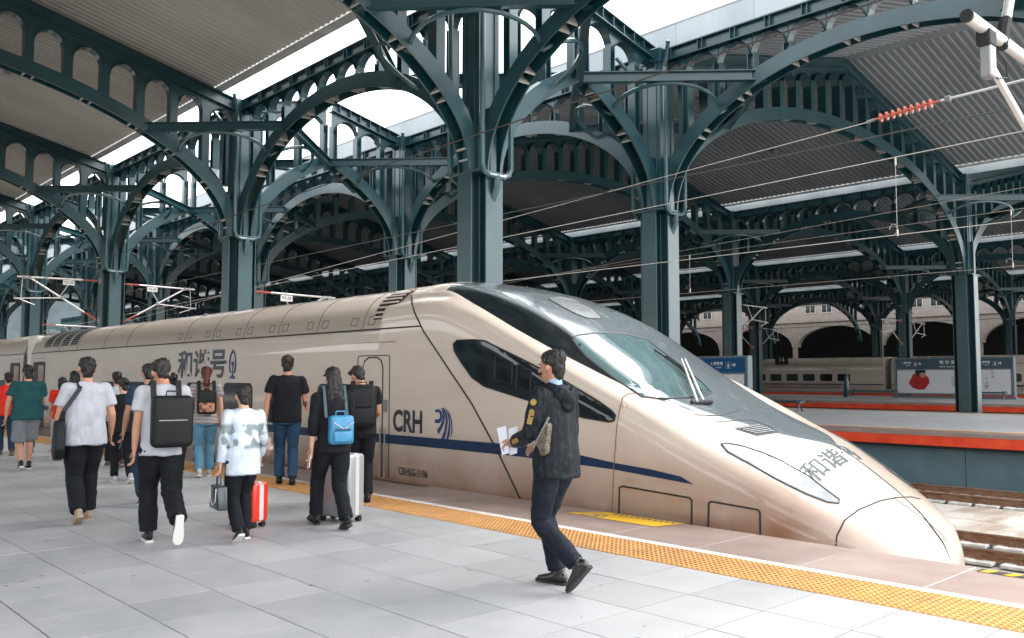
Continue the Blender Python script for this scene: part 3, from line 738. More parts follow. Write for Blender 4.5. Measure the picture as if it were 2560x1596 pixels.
def loft_train(x0, x1, name, mats, which, parent, nose=True, step=.08):
    xs = [x0] + ([-11.45] if x0 < -11.5 and nose else [])
    if nose:
        x = -11.35 if x0 < -11.35 else x0
        while x < -4.2: xs.append(x); x += step
        while x < -3.55: xs.append(x); x += .03
        xs.append(-3.545)
    else: xs = list(np.linspace(x0, x1, 5))
    s = MB(); rows_ = []
    for x in xs:
        a, c = tsec(x); q = catmull(a, 3) if which == 'body' else catmull(c, 4)
        if which == 'body': full = [(d, z) for d, z in q]
        else: full = q
        rows_.append((x, full))
    for sg in (-1, 1):
        base = len(s.v); n = len(rows_[0][1])
        for x, q in rows_: s.v += [(x, YT+sg*d, z) for d, z in q]
        for i in range(len(rows_)-1):
            for k in range(n-1):
                a = base+i*n+k; f = (a, a+1, a+n+1, a+n); s.f.append(f if sg > 0 else f[::-1])
    me = bpy.data.meshes.new(name); me.from_pydata([(a-OT[0], b-OT[1], c-OT[2]) for a, b, c in s.v], [], s.f)
    bm = bmesh.new(); bm.from_mesh(me); bmesh.ops.remove_doubles(bm, verts=bm.verts, dist=.0008); bmesh.ops.recalc_face_normals(bm, faces=bm.faces)
    bm.to_mesh(me); bm.free(); shade(me, 50); me.materials.append(mats)
    return link(name, me, parent)
TR = empty('high_speed_train', OT, label='cream high-speed train with long pointed nose standing at the near platform', cat='train')
CARX0, CARX1 = -57.5, -31.85
bodyA = loft_train(-30.95, 0, 'body', M['train'], 'body', TR)
# roof behind the canopy is body coloured; the dark canopy starts at x=-10.6
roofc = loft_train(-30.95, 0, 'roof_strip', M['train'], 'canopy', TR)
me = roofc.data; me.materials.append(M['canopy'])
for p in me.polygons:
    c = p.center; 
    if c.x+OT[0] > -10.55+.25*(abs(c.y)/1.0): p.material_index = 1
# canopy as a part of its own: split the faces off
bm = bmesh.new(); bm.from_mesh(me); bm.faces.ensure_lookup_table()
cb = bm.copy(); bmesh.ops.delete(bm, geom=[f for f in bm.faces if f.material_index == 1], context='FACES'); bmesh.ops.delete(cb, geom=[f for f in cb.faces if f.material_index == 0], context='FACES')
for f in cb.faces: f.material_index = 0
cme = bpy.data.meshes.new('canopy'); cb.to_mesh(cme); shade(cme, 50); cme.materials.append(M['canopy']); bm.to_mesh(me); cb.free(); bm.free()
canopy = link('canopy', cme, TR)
bodyB = loft_train(CARX0, CARX1, 'body', M['train'], 'body', TR, nose=False); roofB = loft_train(CARX0, CARX1, 'roof_strip', M['train'], 'canopy', TR, nose=False)
MB().box(-31.86, -30.94, YT-1.5, YT+1.5, -.9, 2.85).build('gangway', M['gangway'], TR, off=OT, bevel=.08)
MB().box(-57, -5.2, YT-1.25, YT+1.25, -1.3, -.95).build('underframe', M['dark'], TR, off=OT)
def bvh_of(objs):
    vs, fs = [], []
    for o in objs:
        n = len(vs); vs += [Vector(v.co)+Vector(OT) for v in o.data.vertices]; fs += [tuple(i+n for i in p.vertices) for p in o.data.polygons]
    return BVHTree.FromPolygons(vs, fs)
BV = bvh_of([bodyA, roofc, canopy, bodyB, roofB])
def cast(o, d, off=.004):
    d = Vector(d).normalized(); loc, nor, i, dist = BV.ray_cast(Vector(o), d)
    if loc is None: return None
    if nor.dot(d) > 0: nor = -nor
    return loc + nor*off
def hit(u, v, off=.004): return cast(CAMP, ray(u, v), off)
def hity(x, z, off=.004): return cast((x, 2, z), (0, 1, 0), off)
def hitz(x, y, off=.004): return cast((x, y, 8), (0, 0, -1), off)
def drape(name, poly, fn, off, m, parent, res, thick=0, grid2=None):
    """polygon in 2D, cut into a fine grid, then laid on the train skin with fn(a,b,off)"""
    bm = bmesh.new(); vs = [bm.verts.new((p[0], p[1], 0)) for p in poly]; bm.faces.new(vs)
    xs = [p[0] for p in poly]; ys = [p[1] for p in poly]
    for ax, (a, b) in enumerate(((min(xs), max(xs)), (min(ys), max(ys)))):
        n = int((b-a)/res)+1
        for i in range(1, n):
            co = [0, 0, 0]; no = [0, 0, 0]; co[ax] = a+(b-a)*i/n; no[ax] = 1
            bmesh.ops.bisect_plane(bm, geom=bm.verts[:]+bm.edges[:]+bm.faces[:], plane_co=co, plane_no=no)
    bmesh.ops.triangulate(bm, faces=bm.faces)
    bad = []
    for v in bm.verts:
        q = fn(v.co.x, v.co.y, off)
        if q is None: bad.append(v)
        else: v.co = q - Vector(OT)
    bmesh.ops.delete(bm, geom=bad, context='VERTS')
    me = bpy.data.meshes.new(name); bm.to_mesh(me); bm.free(); shade(me, 60); me.materials.append(m)
    return link(name, me, parent)
def seam(name, pts, fn, m, parent, r=.009, off=.001, sub=6):
    q = []
    for i in range(len(pts)-1):
        for t in range(sub):
            a = pts[i]; b = pts[i+1]; t = t/sub; q.append((a[0]+(b[0]-a[0])*t, a[1]+(b[1]-a[1])*t))
    q.append(pts[-1]); w3 = [fn(a, b, off) for a, b in q]; w3 = [p for p in w3 if p is not None]
    return MB().tube(w3, r, 5).build(name, m, parent, smooth=True, off=OT) if len(w3) > 1 else None
def rrect(x0, x1, z0, z1, r, n=4):
    out = []
    for cx, cz, a0 in ((x1-r, z1-r, 0), (x0+r, z1-r, 90), (x0+r, z0+r, 180), (x1-r, z0+r, 270)):
        for i in range(n+1): a = rd(a0+90*i/n); out.append((cx+r*math.cos(a), cz+r*math.sin(a)))
    return out
def train_text(body, fn, x, z, size, m, parent, off=.006, bold=.0, shear=0, name='lettering', maxw=None, name2=None, cond=1.0):
    cu = bpy.data.curves.new('t', 'FONT'); cu.body = body; cu.size = size; cu.offset = bold; cu.shear = shear; cu.resolution_u = 3
    o = bpy.data.objects.new('t', cu); COL.objects.link(o); bpy.context.view_layer.update()
    dg = bpy.context.evaluated_depsgraph_get(); me = bpy.data.meshes.new_from_object(o.evaluated_get(dg)); bpy.data.objects.remove(o)
    bm = bmesh.new(); bm.from_mesh(me); bmesh.ops.triangulate(bm, faces=bm.faces)
    bmesh.ops.subdivide_edges(bm, edges=[e for e in bm.edges if e.calc_length() > .12*1], cuts=1)
    for v in bm.verts:
        q = fn(x+v.co.x*cond, z+v.co.y, off)
        v.co = (q-Vector(OT)) if q is not None else Vector((0, 0, -50))
    bmesh.ops.delete(bm, geom=[v for v in bm.verts if v.co.z < -20], context='VERTS')
    bm.to_mesh(me); bm.free(); me.materials.clear(); me.materials.append(m); me.name = name
    return link(name, me, parent)
BK = M['black']
# cab side window with two inner panes
cw = [(1134,861),(1143,852),(1186,850),(1213,853),(1280,886),(1346,919),(1420,958),(1500,1006),(1530,1028),(1539,1039),(1536,1052),(1523,1055),(1460,1044),(1338,1006),(1211,965.5),(1181,944),(1154,906),(1136,877)]
sw = drape('cab_side_window', cw, hit, .008, M['glass'], TR, 14)
for q in ([(1240,890),(1283,908),(1281,962),(1238,950)], [(1296,912),(1330,926),(1327,988),(1291,978)]):
    drape('pane', q, hit, .012, mat('pane_glass', (.008, .012, .014), .05, spec=.4) if 'pane_glass' not in bpy.data.materials else bpy.data.materials['pane_glass'], sw, 14)
    seam('pane_frame', q+[q[0]], hit, BK, sw, .01, .012, 3)
seam('window_seal', cw+[cw[0]], hit, BK, sw, .012, .006, 2)
# navy stripe
st = [(1100,1097),(1301,1113),(1454.5,1139),(1539,1158),(1629,1174),(1703,1192),(1735,1212),(1629,1192),(1534,1174),(1454,1163),(1301,1142),(1100,1121)]
drape('blue_stripe', st, hit, .004, M['navy'], TR, 18)
q0, q1 = on_y(1100, 1097, 7.75), on_y(1100, 1121, 7.75)
MB().box(-30.9, q0.x, 7.742, 7.749, q1.z, q0.z).build('blue_stripe', M['navy'], TR, off=OT)
MB().box(CARX0, CARX1, 7.742, 7.749, q1.z, q0.z).build('blue_stripe', M['navy'], TR, off=OT)
# seams
sm_m = BK
seam('panel_seam', [(1029,738),(1031,760),(1037,782),(1053,816),(1060,830),(1120,920),(1180,1010),(1245,1130),(1308,1262)], hit, sm_m, TR, .014)
seam('panel_seam', [(1592,984),(1572,985),(1557,994),(1548,1030),(1542,1070),(1535,1166),(1530,1290)], hit, mat('brown_seam', (.2, .11, .06), .7), TR, .007)
bolt = MB()
for u, v in ((1558,1016),(1545.5,1122),(1537,1229)):
    p = hit(u, v, .002); bolt.tube([p+Vector((0, .01, 0)), p-Vector((0, .006, 0))], .022, 10)
bolt.build('seam_bolt', M['train'], TR, off=OT)
seam('hatch_outline', [(1548,1288),(1549,1219),(1556,1216),(1724,1245),(1730,1252),(1729,1318)], hit, sm_m, TR, .011)
seam('hatch_outline', [(1771,1326),(1772,1258),(1778,1254),(1895,1275),(1900,1281),(1901,1345)], hit, sm_m, TR, .011)
seam('coupler_seam', [(2090,1372),(2092,1341),(2112,1301),(2147,1275),(2199,1253),(2243,1244),(2278,1243),(2299,1248)], hit, sm_m, TR, .008)
seam('coupler_seam', [(2238,1247),(2308,1297),(2350,1332),(2368,1356)], hit, sm_m, TR, .004)
# windscreen on the canopy, its frame, wipers and hood grille
ws = [(1431,852),(1440,840),(1487,834),(1560,836),(1618,850),(1640,868),(1700,913),(1755,958),(1779,984),(1754,993),(1664,998),(1606,994),(1530,944),(1465,893)]
wsg = drape('windscreen', ws, hit, .006, mat('windscreen_glass', (.1, .165, .175), .08, coat=1, spec=.8, coat_rough=.02), canopy, 12)
seam('windscreen_frame', ws+[ws[0]], hit, BK, canopy, .014, .004, 3)
lv = mat('grille_dark', (.02, .025, .028), .5)
gr = [(1838,1071),(1889,1061),(1944,1082),(1893,1089)]
hg = drape('hood_grille', gr, hit, .003, lv, canopy, 10)
for k in range(1, 6):
    t = k/6; a = (1838+(1893-1838)*t, 1071+18*t); b = (1889+55*t, 1061+21*t)
    seam('slat', [a, b], hit, M['galv'], hg, .006, .012, 3)
seam('hood_panel_line', [(1790,1056),(1838,1052),(1880,1052),(1925,1067),(1944,1082),(1893,1090),(1838,1073)], hit, BK, canopy, .004, .002)
seam('hood_panel_line', [(1735,1038),(1800,1040),(1850,1026)], hit, BK, canopy, .005, .002)
wp = MB()
def P_(u, v, o=.05): return hit(u, v, o)
base1, base2 = P_(1741,1011,.04), P_(1756,1009,.04)
wp.tube([base1, P_(1727,985,.07), P_(1694,917,.12)], [.016, .02, .009], 6); wp.tube([base2, P_(1740,985,.07), P_(1703,917,.12)], [.016, .02, .009], 6)
wi = wp.build('wiper_arm', M['alu'], canopy, smooth=True, off=OT)
MB().tube([P_(1634,880,.03), P_(1665,905,.05), P_(1700,932,.05), P_(1730,960,.03)], .012, 5).build('wiper_blade', BK, wi, off=(0, 0, 0), loc=(-OT[0], -OT[1], -OT[2]))
MB().tube([P_(1662,895,.03), P_(1697,925,.05), P_(1730,958,.05), P_(1752,984,.03)], .012, 5).build('wiper_blade', BK, wi, loc=(-OT[0], -OT[1], -OT[2]))
MB().tube([base1-Vector((.05, .05, .02)), base2+Vector((.05, .1, -.02))], .03, 8).build('wiper_pivot', BK, wi, loc=(-OT[0], -OT[1], -OT[2]))
# upper lamp in the canopy
ul = [(1370,747),(1400,744),(1440,752),(1480,772),(1504,794),(1500,798),(1470,797),(1440,786),(1400,765)]
drape('upper_lamp', ul, hit, .006, M['lens'], canopy, 10); seam('lamp_rim', ul+[ul[0]], hit, BK, canopy, .008, .004, 3)
# headlamps
hl = [(1803,1111),(1815,1109.5),(1849,1115),(1907,1133),(1953,1154),(2023,1193),(2060,1222),(2099,1251),(2096,1259),(2068,1256),(2016,1236),(1937,1197),(1871,1159),(1819,1131)]
h1 = drape('headlamp', hl, hit, .006, M['lens'], TR, 12); seam('lamp_rim', hl+[hl[0]], hit, mat('lamp_rim', (.05, .065, .075), .5), h1, .011, .006, 3)
for q in ([(1864,1152),(1885,1153),(1904,1166),(1890,1168)], [(1906,1177),(1935,1188),(1985,1215),(1972,1217),(1925,1192)]):
    drape('lamp_slit', q, hit, .010, mat('lamp_inner', (.1, .13, .15), .3) if 'lamp_inner' not in bpy.data.materials else bpy.data.materials['lamp_inner'], h1, 10)
for o in [h1]+[c for c in bpy.data.objects if c.parent == h1]:      # the far-side lamp is its mirror image
    me = o.data.copy()
    for v in me.vertices: v.co.y = -v.co.y
    me.flip_normals(); link(o.name.split('.')[0], me, TR if o is h1 else FAR_)
    if o is h1: FAR_ = bpy.data.objects[-1] if False else [c for c in bpy.data.objects if c.parent == TR and c.name.startswith('headlamp') and c is not h1][0]
# lettering
LT = M['letter']
train_text('CRH', hity, -11.02, .72, .44, M['navyletter'] if False else LT, TR, bold=.014, shear=.0, cond=.84)
def emblem_crh():
    # swoosh of four curved bands, as printed after the letters
    def band(a, b):
        n = 12; L_ = [a(i/n) for i in range(n+1)]; R_ = [b(i/n) for i in range(n+1)]; return L_ + R_[::-1]
    x0, z0 = -9.98, .66; S = .42
    def P(cx, cz, r, a0, a1): return lambda t: (x0+S*(cx+r*math.cos(rd(a0+(a1-a0)*t))), z0+S*(cz+r*math.sin(rd(a0+(a1-a0)*t))))
    bands = [band(P(-.02, .52, .62, 100, -42), P(-.05, .66, .36, 100, -5)),
             ]
    polys = []
    polys.append([(x0+S*a, z0+S*b) for a, b in [(.0,.95),(.2,.98),(.36,.9),(.42,.74),(.36,.6),(.24,.5),(.0,.5),(-.02,.62),(.2,.63),(.28,.7),(.27,.8),(.2,.87),(.0,.86)]])
    polys.append([(x0+S*a, z0+S*b) for a, b in [(.3,1.03),(.44,.98),(.55,.8),(.5,.5),(.34,.28),(.2,.12),(.1,.26),(.28,.42),(.4,.6),(.43,.8),(.38,.95)]])
    polys.append([(x0+S*a, z0+S*b) for a, b in [(.38,1.06),(.52,1.0),(.66,.82),(.7,.55),(.62,.2),(.5,-.06),(.34,-.02),(.5,.25),(.58,.55),(.56,.82),(.46,.98)]])
    polys.append([(x0+S*a, z0+S*b) for a, b in [(.5,1.06),(.64,.96),(.78,.78),(.84,.5),(.8,.15),(.7,-.08),(.6,-.05),(.7,.25),(.76,.55),(.7,.8),(.58,.98)]])
    polys.append([(x0+S*a, z0+S*b) for a, b in [(.66,1.0),(.8,.84),(.92,.6),(.95,.3),(.9,.08),(.86,.12),(.89,.4),(.85,.62),(.74,.86)]])
    for p in polys: drape('emblem', p, hity, .005, M['navyletter'], TR, .2)
emblem_crh()
train_text('CRH5G-5186', hity, -10.86, .075, .155, LT, TR, bold=.002, cond=.83)
train_text('和谐号', hity, -19.22, 1.57, .62, LT, TR, bold=.016, cond=1.33)
train_text('和谐号', lambda a, b, o: hitz(-4.57-b*1.0, 9.35+a, o), -.88, -.0, .24, mat('nose_lettering', (.07, .1, .12), .5, spec=.2), TR, bold=.002, cond=1.6)
# railway emblem (ring over a rail section)
ex, ez = -16.5, 1.52
ring = MB()
pts = [hity(ex+.13*math.cos(rd(a)), ez+.27+.24*math.sin(rd(a)), .006) for a in range(-50, 231, 14)]
ring.tube(pts, .018, 5)
for q in ([(ex-.11, ez-.03), (ex+.11, ez-.03), (ex+.11, ez+.0), (ex+.03, ez+.04), (ex-.03, ez+.04), (ex-.11, ez+.0)], [(ex-.018, ez+.03), (ex+.018, ez+.03), (ex+.018, ez+.25), (ex-.018, ez+.25)], [(ex-.045, ez+.23), (ex+.045, ez+.23), (ex+.045, ez+.31), (ex-.045, ez+.31)], [(ex-.03, ez+.5), (ex+.03, ez+.5), (ex, ez+.56)]):
    ring.prism(q, 'y', 7.738, 7.746)
ring.build('railway_emblem', M['navyletter'], TR, off=OT)
# side windows
wg = M['glass_win']
def side_windows(xs, par, y=7.75, off=OT):
    fm = MB().prism(rrect(-.635, .635, -.36, .36, .14), 'y', 7.743, 7.7485).mesh('side_window', BK)
    gm_ = MB().prism(rrect(-.595, .595, -.32, .32, .12), 'y', -.009, -.0055).mesh('window_pane', wg)
    for x in xs:
        o = link('side_window', fm, par, (x-off[0], -off[1], 1.05-off[2])); link('window_pane', gm_, o, (0, 7.7485, 0))
side_windows([-16.27-1.83*k for k in range(-2, 7)], TR); side_windows([-34.5-1.83*k for k in range(0, 12)], TR)
# driver's door outline, passenger doors, grab rails
def door_outline(x0, x1, zt, r, w_=.008, par=TR):
    pts = [(x0, .0), (x0, zt-r), (x0+r*.3, zt-r*.3), (x0+r, zt), (x1-r, zt), (x1-r*.3, zt-r*.3), (x1, zt-r), (x1, .0)]
    return seam('door_seam', pts, hity, BK, par, w_, .002, 4)
dd = MB().prism(rrect(-11.84, -11.3, .3, 1.8, .14), 'y', 7.744, 7.7485).build('driver_door', M['train'], TR, off=OT)
door_outline(-12.0, -11.12, 1.86, .04); door_outline(-11.85, -11.3, 1.83, .16, .012)
MB().tube([(-11.17, 7.70, .75), (-11.17, 7.70, -.02)], .014, 6).tube([(-11.29, 7.70, .75), (-11.29, 7.70, -.02)], .014, 6).build('grab_rail', M['galv'], TR, smooth=True, off=OT)
MB().box(-11.24, -11.17, 7.71, 7.748, 1.0, 1.18).build('door_handle', M['galv'], TR, off=OT)
MB().box(-12.1, -10.95, 7.72, 7.749, 2.07, 2.10).build('rain_strip', M['train'], TR, off=OT)
for xa, xb in ((-30.6, -29.35), (-33.4, -32.2)):
    d = MB().prism(rrect(xa, xb, -.02, 1.99, .1), 'y', 7.735, 7.748).build('passenger_door', BK, TR, off=OT)
    MB().prism(rrect(xb-.62, xb-.07, .9, 1.88, .05), 'y', 7.715, 7.733).build('door_leaf', M['train'], d, off=(0, 0, 0), loc=(-OT[0], -OT[1], -OT[2]))
    MB().box(xa-.05, xb-.1, 7.72, 7.749, 2.1, 2.13).build('rain_strip', M['train'], TR, off=OT)
# roof shoulder: gutter groove, cover seams, small hatches, louvres
MB().box(-30.95, -10.34, 7.752, 7.762, 2.262, 2.285).build('gutter_groove', BK, TR, off=OT); MB().box(CARX0, CARX1, 7.752, 7.762, 2.262, 2.285).build('gutter_groove', BK, TR, off=OT)
def sec_curve(x, z0, z1, off):
    a, c = tsec(min(x, -11.5)); q = catmull(a, 6); q = [p for p in q if z0 <= p[1] <= z1]; cc = catmull(c, 6); q += [p for p in cc if z0 <= p[1] <= z1 and p[0] < q[-1][0]-.01 and z1 > 2.89]
    return [Vector((x, YT-(d+off*.9), z+off*.45)) for d, z in q]
HM = mat('hatch_line', (.1, .08, .06), .7)
sx = [on_y(u, v, 7.77).x for u, v in ((460,853),(530,849),(608,845),(694,840),(792,832),(906,826))]
for x in sx+[-22.5, -24.2, -26.4, -28.1]: MB().tube(sec_curve(x, 2.28, 3.02, .001), .006, 4).build('roof_seam', BK, TR, off=OT)
for x in sx:
    for dx in (-.28, .22):
        z0, z1 = 2.33, 2.5; ps = [Vector((x+dx+a*.1, YT-1.6+.035+.012*b*0, z)) for a, b, z in ()]
        c = sec_curve(x, z0, z1, .004); hm = MB()
        a, b = c[0], c[-1]
        for p, q in ((a+Vector((dx-.09, 0, 0)), a+Vector((dx+.09, 0, 0))), (b+Vector((dx-.09, 0, 0)), b+Vector((dx+.09, 0, 0))), (a+Vector((dx-.09, 0, 0)), b+Vector((dx-.09, 0, 0))), (a+Vector((dx+.09, 0, 0)), b+Vector((dx+.09, 0, 0)))):
            hm.beam(p, q, .008, .008)
        hm.build('small_hatch', HM, TR, off=OT)
def louvre(x0, x1, z0, z1, n):
    c = sec_curve(x0, z0, z1, .004); s = MB(); m = len(c)
    for x in (x0, x1): s.v += [(x, p.y, p.z) for p in c]
    s.f += [(i, i+1, m+i+1, m+i) for i in range(m-1)]
    e = s.build('roof_louvre', M['dark'], TR, off=OT); L_ = sum((c[i+1]-c[i]).length for i in range(m-1))
    for k in range(n):
        t = (k+.5)/n*(m-1); i = int(t); p = c[i].lerp(c[min(i+1, m-1)], t-i); d = (c[min(i+1, m-1)]-c[i]).normalized(); nn = Vector((0, -d.z, d.y)); nn = nn if nn.z > 0 else -nn
        MB().beam((x0, p.y+nn.y*.01, p.z+nn.z*.01), (x1, p.y+nn.y*.01, p.z+nn.z*.01), .012, L_/n*.35, up=d).build('louvre_slat', M['galv'] if n > 12 else M['train'], e, loc=(-OT[0], -OT[1], -OT[2]))
lx0, lx1 = on_y(929, 792, 7.77).x, on_y(974, 789, 7.77).x
louvre(lx0, lx1, 2.42, 2.99, 12)
for a, b in (((107,864),(122.5,863)), ((127,862),(143.5,861)), ((149.6,860),(166,858.5)), ((172,858),(189,857))):
    louvre(on_y(*a, 7.77).x, on_y(*b, 7.77).x, 2.42, 2.95, 14)
# ---------------------------------------------------------------- far train of the same kind
def far_train():
    o2 = (-40, 82.9, BED+.38)
    e = empty('far_train', o2, label='long cream train with dark windows standing beyond the fourth platform', cat='train')
    for a, b in ((-118, -62.5), (-61.8, -36.6), (-35.9, -10)):
        s = MB(); sec, c = tsec(-20); q = sec + c[1:]; n = len(q)
        for x in (a, b): s.v += [(x, YT-d, z) for d, z in q] + [(x, YT+d, z) for d, z in q[::-1]]
        n2 = 2*n; s.f += [(i, i+1, n2+i+1, n2+i) for i in range(n2-1)]; s.f += [tuple(range(n2)), tuple(range(2*n2-1, n2-1, -1))]
        s.build('body', M['train'], e, smooth=True, off=(-40, YT, BED))
        MB().box(a, b, 7.742, 7.749, .36, .46).build('blue_stripe', M['navy'], e, off=(-40, YT, BED))
        MB().box(a, b, 7.752, 7.762, 2.262, 2.285).build('gutter_groove', BK, e, off=(-40, YT, BED))
        x = a+3
        while x < b-3:
            if not -38 < x < -33.5: MB().prism(rrect(x-.64, x+.64, .72, 1.42, .14), 'y', 7.741, 7.7485).build('side_window', M['glass_win'], e, off=(-40, YT, BED))
            x += 1.83
        for k in range(4):
            xx = a+2.2+k*1.15; louv = MB(); c2 = sec_curve(xx, 2.42, 2.93, .004); m = len(c2)
            for x_ in (xx, xx+.85): louv.v += [(x_, p.y, p.z) for p in c2]
            louv.f += [(i, i+1, m+i+1, m+i) for i in range(m-1)]; louv.build('roof_louvre', M['dark'], e, off=(-40, YT, BED))
        x = a+1
        while x < b: MB().tube(sec_curve(x, 2.28, 3.02, .001), .012, 4).build('roof_seam', BK, e, off=(-40, YT, BED)); x += 1.9
    for xa in (-60.5, -35, -28): MB().prism(rrect(xa, xa+1.1, -.02, 1.95, .1), 'y', 7.735, 7.748).build('passenger_door', BK, e, off=(-40, YT, BED))
    MB().box(-118, -10, YT-1.2, YT+1.2, -1.3, -.95).build('underframe', M['dark'], e, off=(-40, YT, BED))
far_train()
# ---------------------------------------------------------------- people
BAKE = []      # (object, voxel, smooth iterations, fold amplitude, fold scale, extra mesh builder)
def ring_chain(vs, fs, pts, rad, side, n=14, cf=1.0):
    """closed elliptical loft with rounded ends"""
    pts = [Vector(p) for p in pts]; m = len(pts); P, Rr, D = [], [], []
    for i in range(m):
        d = (pts[min(i+1, m-1)]-pts[max(i-1, 0)]).normalized(); D.append(d)
    r = [(a, a) if isinstance(a, (int, float)) else a for a in rad]
    seq = []; cs, ce = cf if isinstance(cf, tuple) else (cf, cf)
    for t in (80, 50, 25): seq.append((pts[0]-D[0]*cs*min(r[0])*math.sin(rd(t)), (r[0][0]*math.cos(rd(t)), r[0][1]*math.cos(rd(t))), D[0]))
    for i in range(m): seq.append((pts[i], r[i], D[i]))
    for t in (25, 50, 80): seq.append((pts[-1]+D[-1]*ce*min(r[-1])*math.sin(rd(t)), (r[-1][0]*math.cos(rd(t)), r[-1][1]*math.cos(rd(t))), D[-1]))
    base = len(vs); side = Vector(side)
    for p, (a, b), d in seq:
        s = (side-d*side.dot(d)); 
        if s.length < .05: s = Vector((0, 0, 1)).cross(d)
        s.normalize(); u = d.cross(s)
        for k in range(n):
            t = 2*math.pi*k/n; vs.append(p+s*(a*math.cos(t))+u*(b*math.sin(t)))
    L_ = len(seq)
    for i in range(L_-1):
        for k in range(n):
            a = base+i*n+k; b = base+i*n+(k+1) % n; fs.append((a, b, b+n, a+n))
    fs.append(tuple(base+k for k in range(n))[::-1]); fs.append(tuple(base+(L_-1)*n+k for k in range(n)))
def blob(name, chains, m, parent, vox, sm=4, fold=0, fscale=(9, 9, 9), extra=None, W=None):
    vs, fs = [], []
    for c in chains: ring_chain(vs, fs, *c)
    me = bpy.data.meshes.new(name); me.from_pydata([tuple(v) for v in vs], [], fs)
    o = link(name, me, parent); md = o.modifiers.new('r', 'REMESH'); md.mode = 'VOXEL'; md.voxel_size = vox; md.use_smooth_shade = True
    if sm: q = o.modifiers.new('s', 'SMOOTH'); q.iterations = sm; q.factor = .5
    BAKE.append((o, m, fold, fscale, extra)); return o
def bake_all():
    bpy.context.view_layer.update(); dg = bpy.context.evaluated_depsgraph_get(); res = []
    for o, m, fold, fs, extra in BAKE: res.append(bpy.data.meshes.new_from_object(o.evaluated_get(dg)))
    for (o, m, fold, fs, extra), me in zip(BAKE, res):
        o.modifiers.clear(); old = o.data; n = len(me.vertices)
        if fold and n:
            co = np.empty(n*3, 'f'); me.vertices.foreach_get('co', co); co = co.reshape(-1, 3)
            no = np.array([v.normal[:] for v in me.vertices], 'f'); seed = hash_name(o.name)
            d = np.array([noise.noise(Vector((c[0]*fs[0]+seed, c[1]*fs[1], c[2]*fs[2]+seed)))*.65+abs(noise.noise(Vector((c[0]*fs[0]*2.1, c[1]*fs[1]*2.1+seed, c[2]*fs[2]*1.7))))*.7 for c in co.tolist()], 'f')
            co += no*(d*fold)[:, None]; me.vertices.foreach_set('co', co.ravel())
        if extra:
            bm = bmesh.new(); bm.from_mesh(me)
            ev = [bm.verts.new(v) for v in extra[0]]
            for f in extra[1]:
                try: bm.faces.new([ev[i] for i in f])
                except ValueError: pass
            bmesh.ops.recalc_face_normals(bm, faces=bm.faces); bm.to_mesh(me); bm.free()
        shade(me, 70); me.materials.clear(); me.materials.append(m); nm = o.name.split('.')[0]; o.data = me; me.name = nm; bpy.data.meshes.remove(old)
def hash_name(s): return sum(ord(c)*(i+3) for i, c in enumerate(s)) % 97
def cloth(name, c, rough=.85, c2=None, **k):
    key = 'cloth_'+name
    if key in bpy.data.materials: return bpy.data.materials[key]
    return mat(key, c, rough, c2=c2 or tuple(x*.82 for x in c), scale=k.pop('scale', 7), bump=.25, bscale=k.pop('bscale', 60), dist=.003, spec=.25, **k)
SK = {'a': mat('skin_tan', (.5, .255, .16), .5, c2=(.43, .2, .125), scale=9), 'b': mat('skin_fair', (.6, .35, .25), .5, c2=(.54, .29, .2), scale=9)}
HR = {'black': mat('hair_black', (.012, .011, .011), .42, c2=(.03, .026, .025), scale=60, stretch=(1, 1, .15), bump=.9, bscale=110, dist=.006, spec=.25),
      'brown': mat('hair_red_brown', (.12, .035, .02), .4, c2=(.05, .015, .01), scale=60, stretch=(1, 1, .15), bump=.9, bscale=110, dist=.006, spec=.25)}
EYE = mat('eye_dark', (.01, .01, .01), .2); LIP = mat('lips', (.35, .12, .1), .5)
SOLE = {'w': mat('sole_white', (.7, .68, .64), .7), 'k': mat('sole_black', (.02, .02, .02), .7), 't': mat('sole_tan', (.36, .27, .19), .8)}

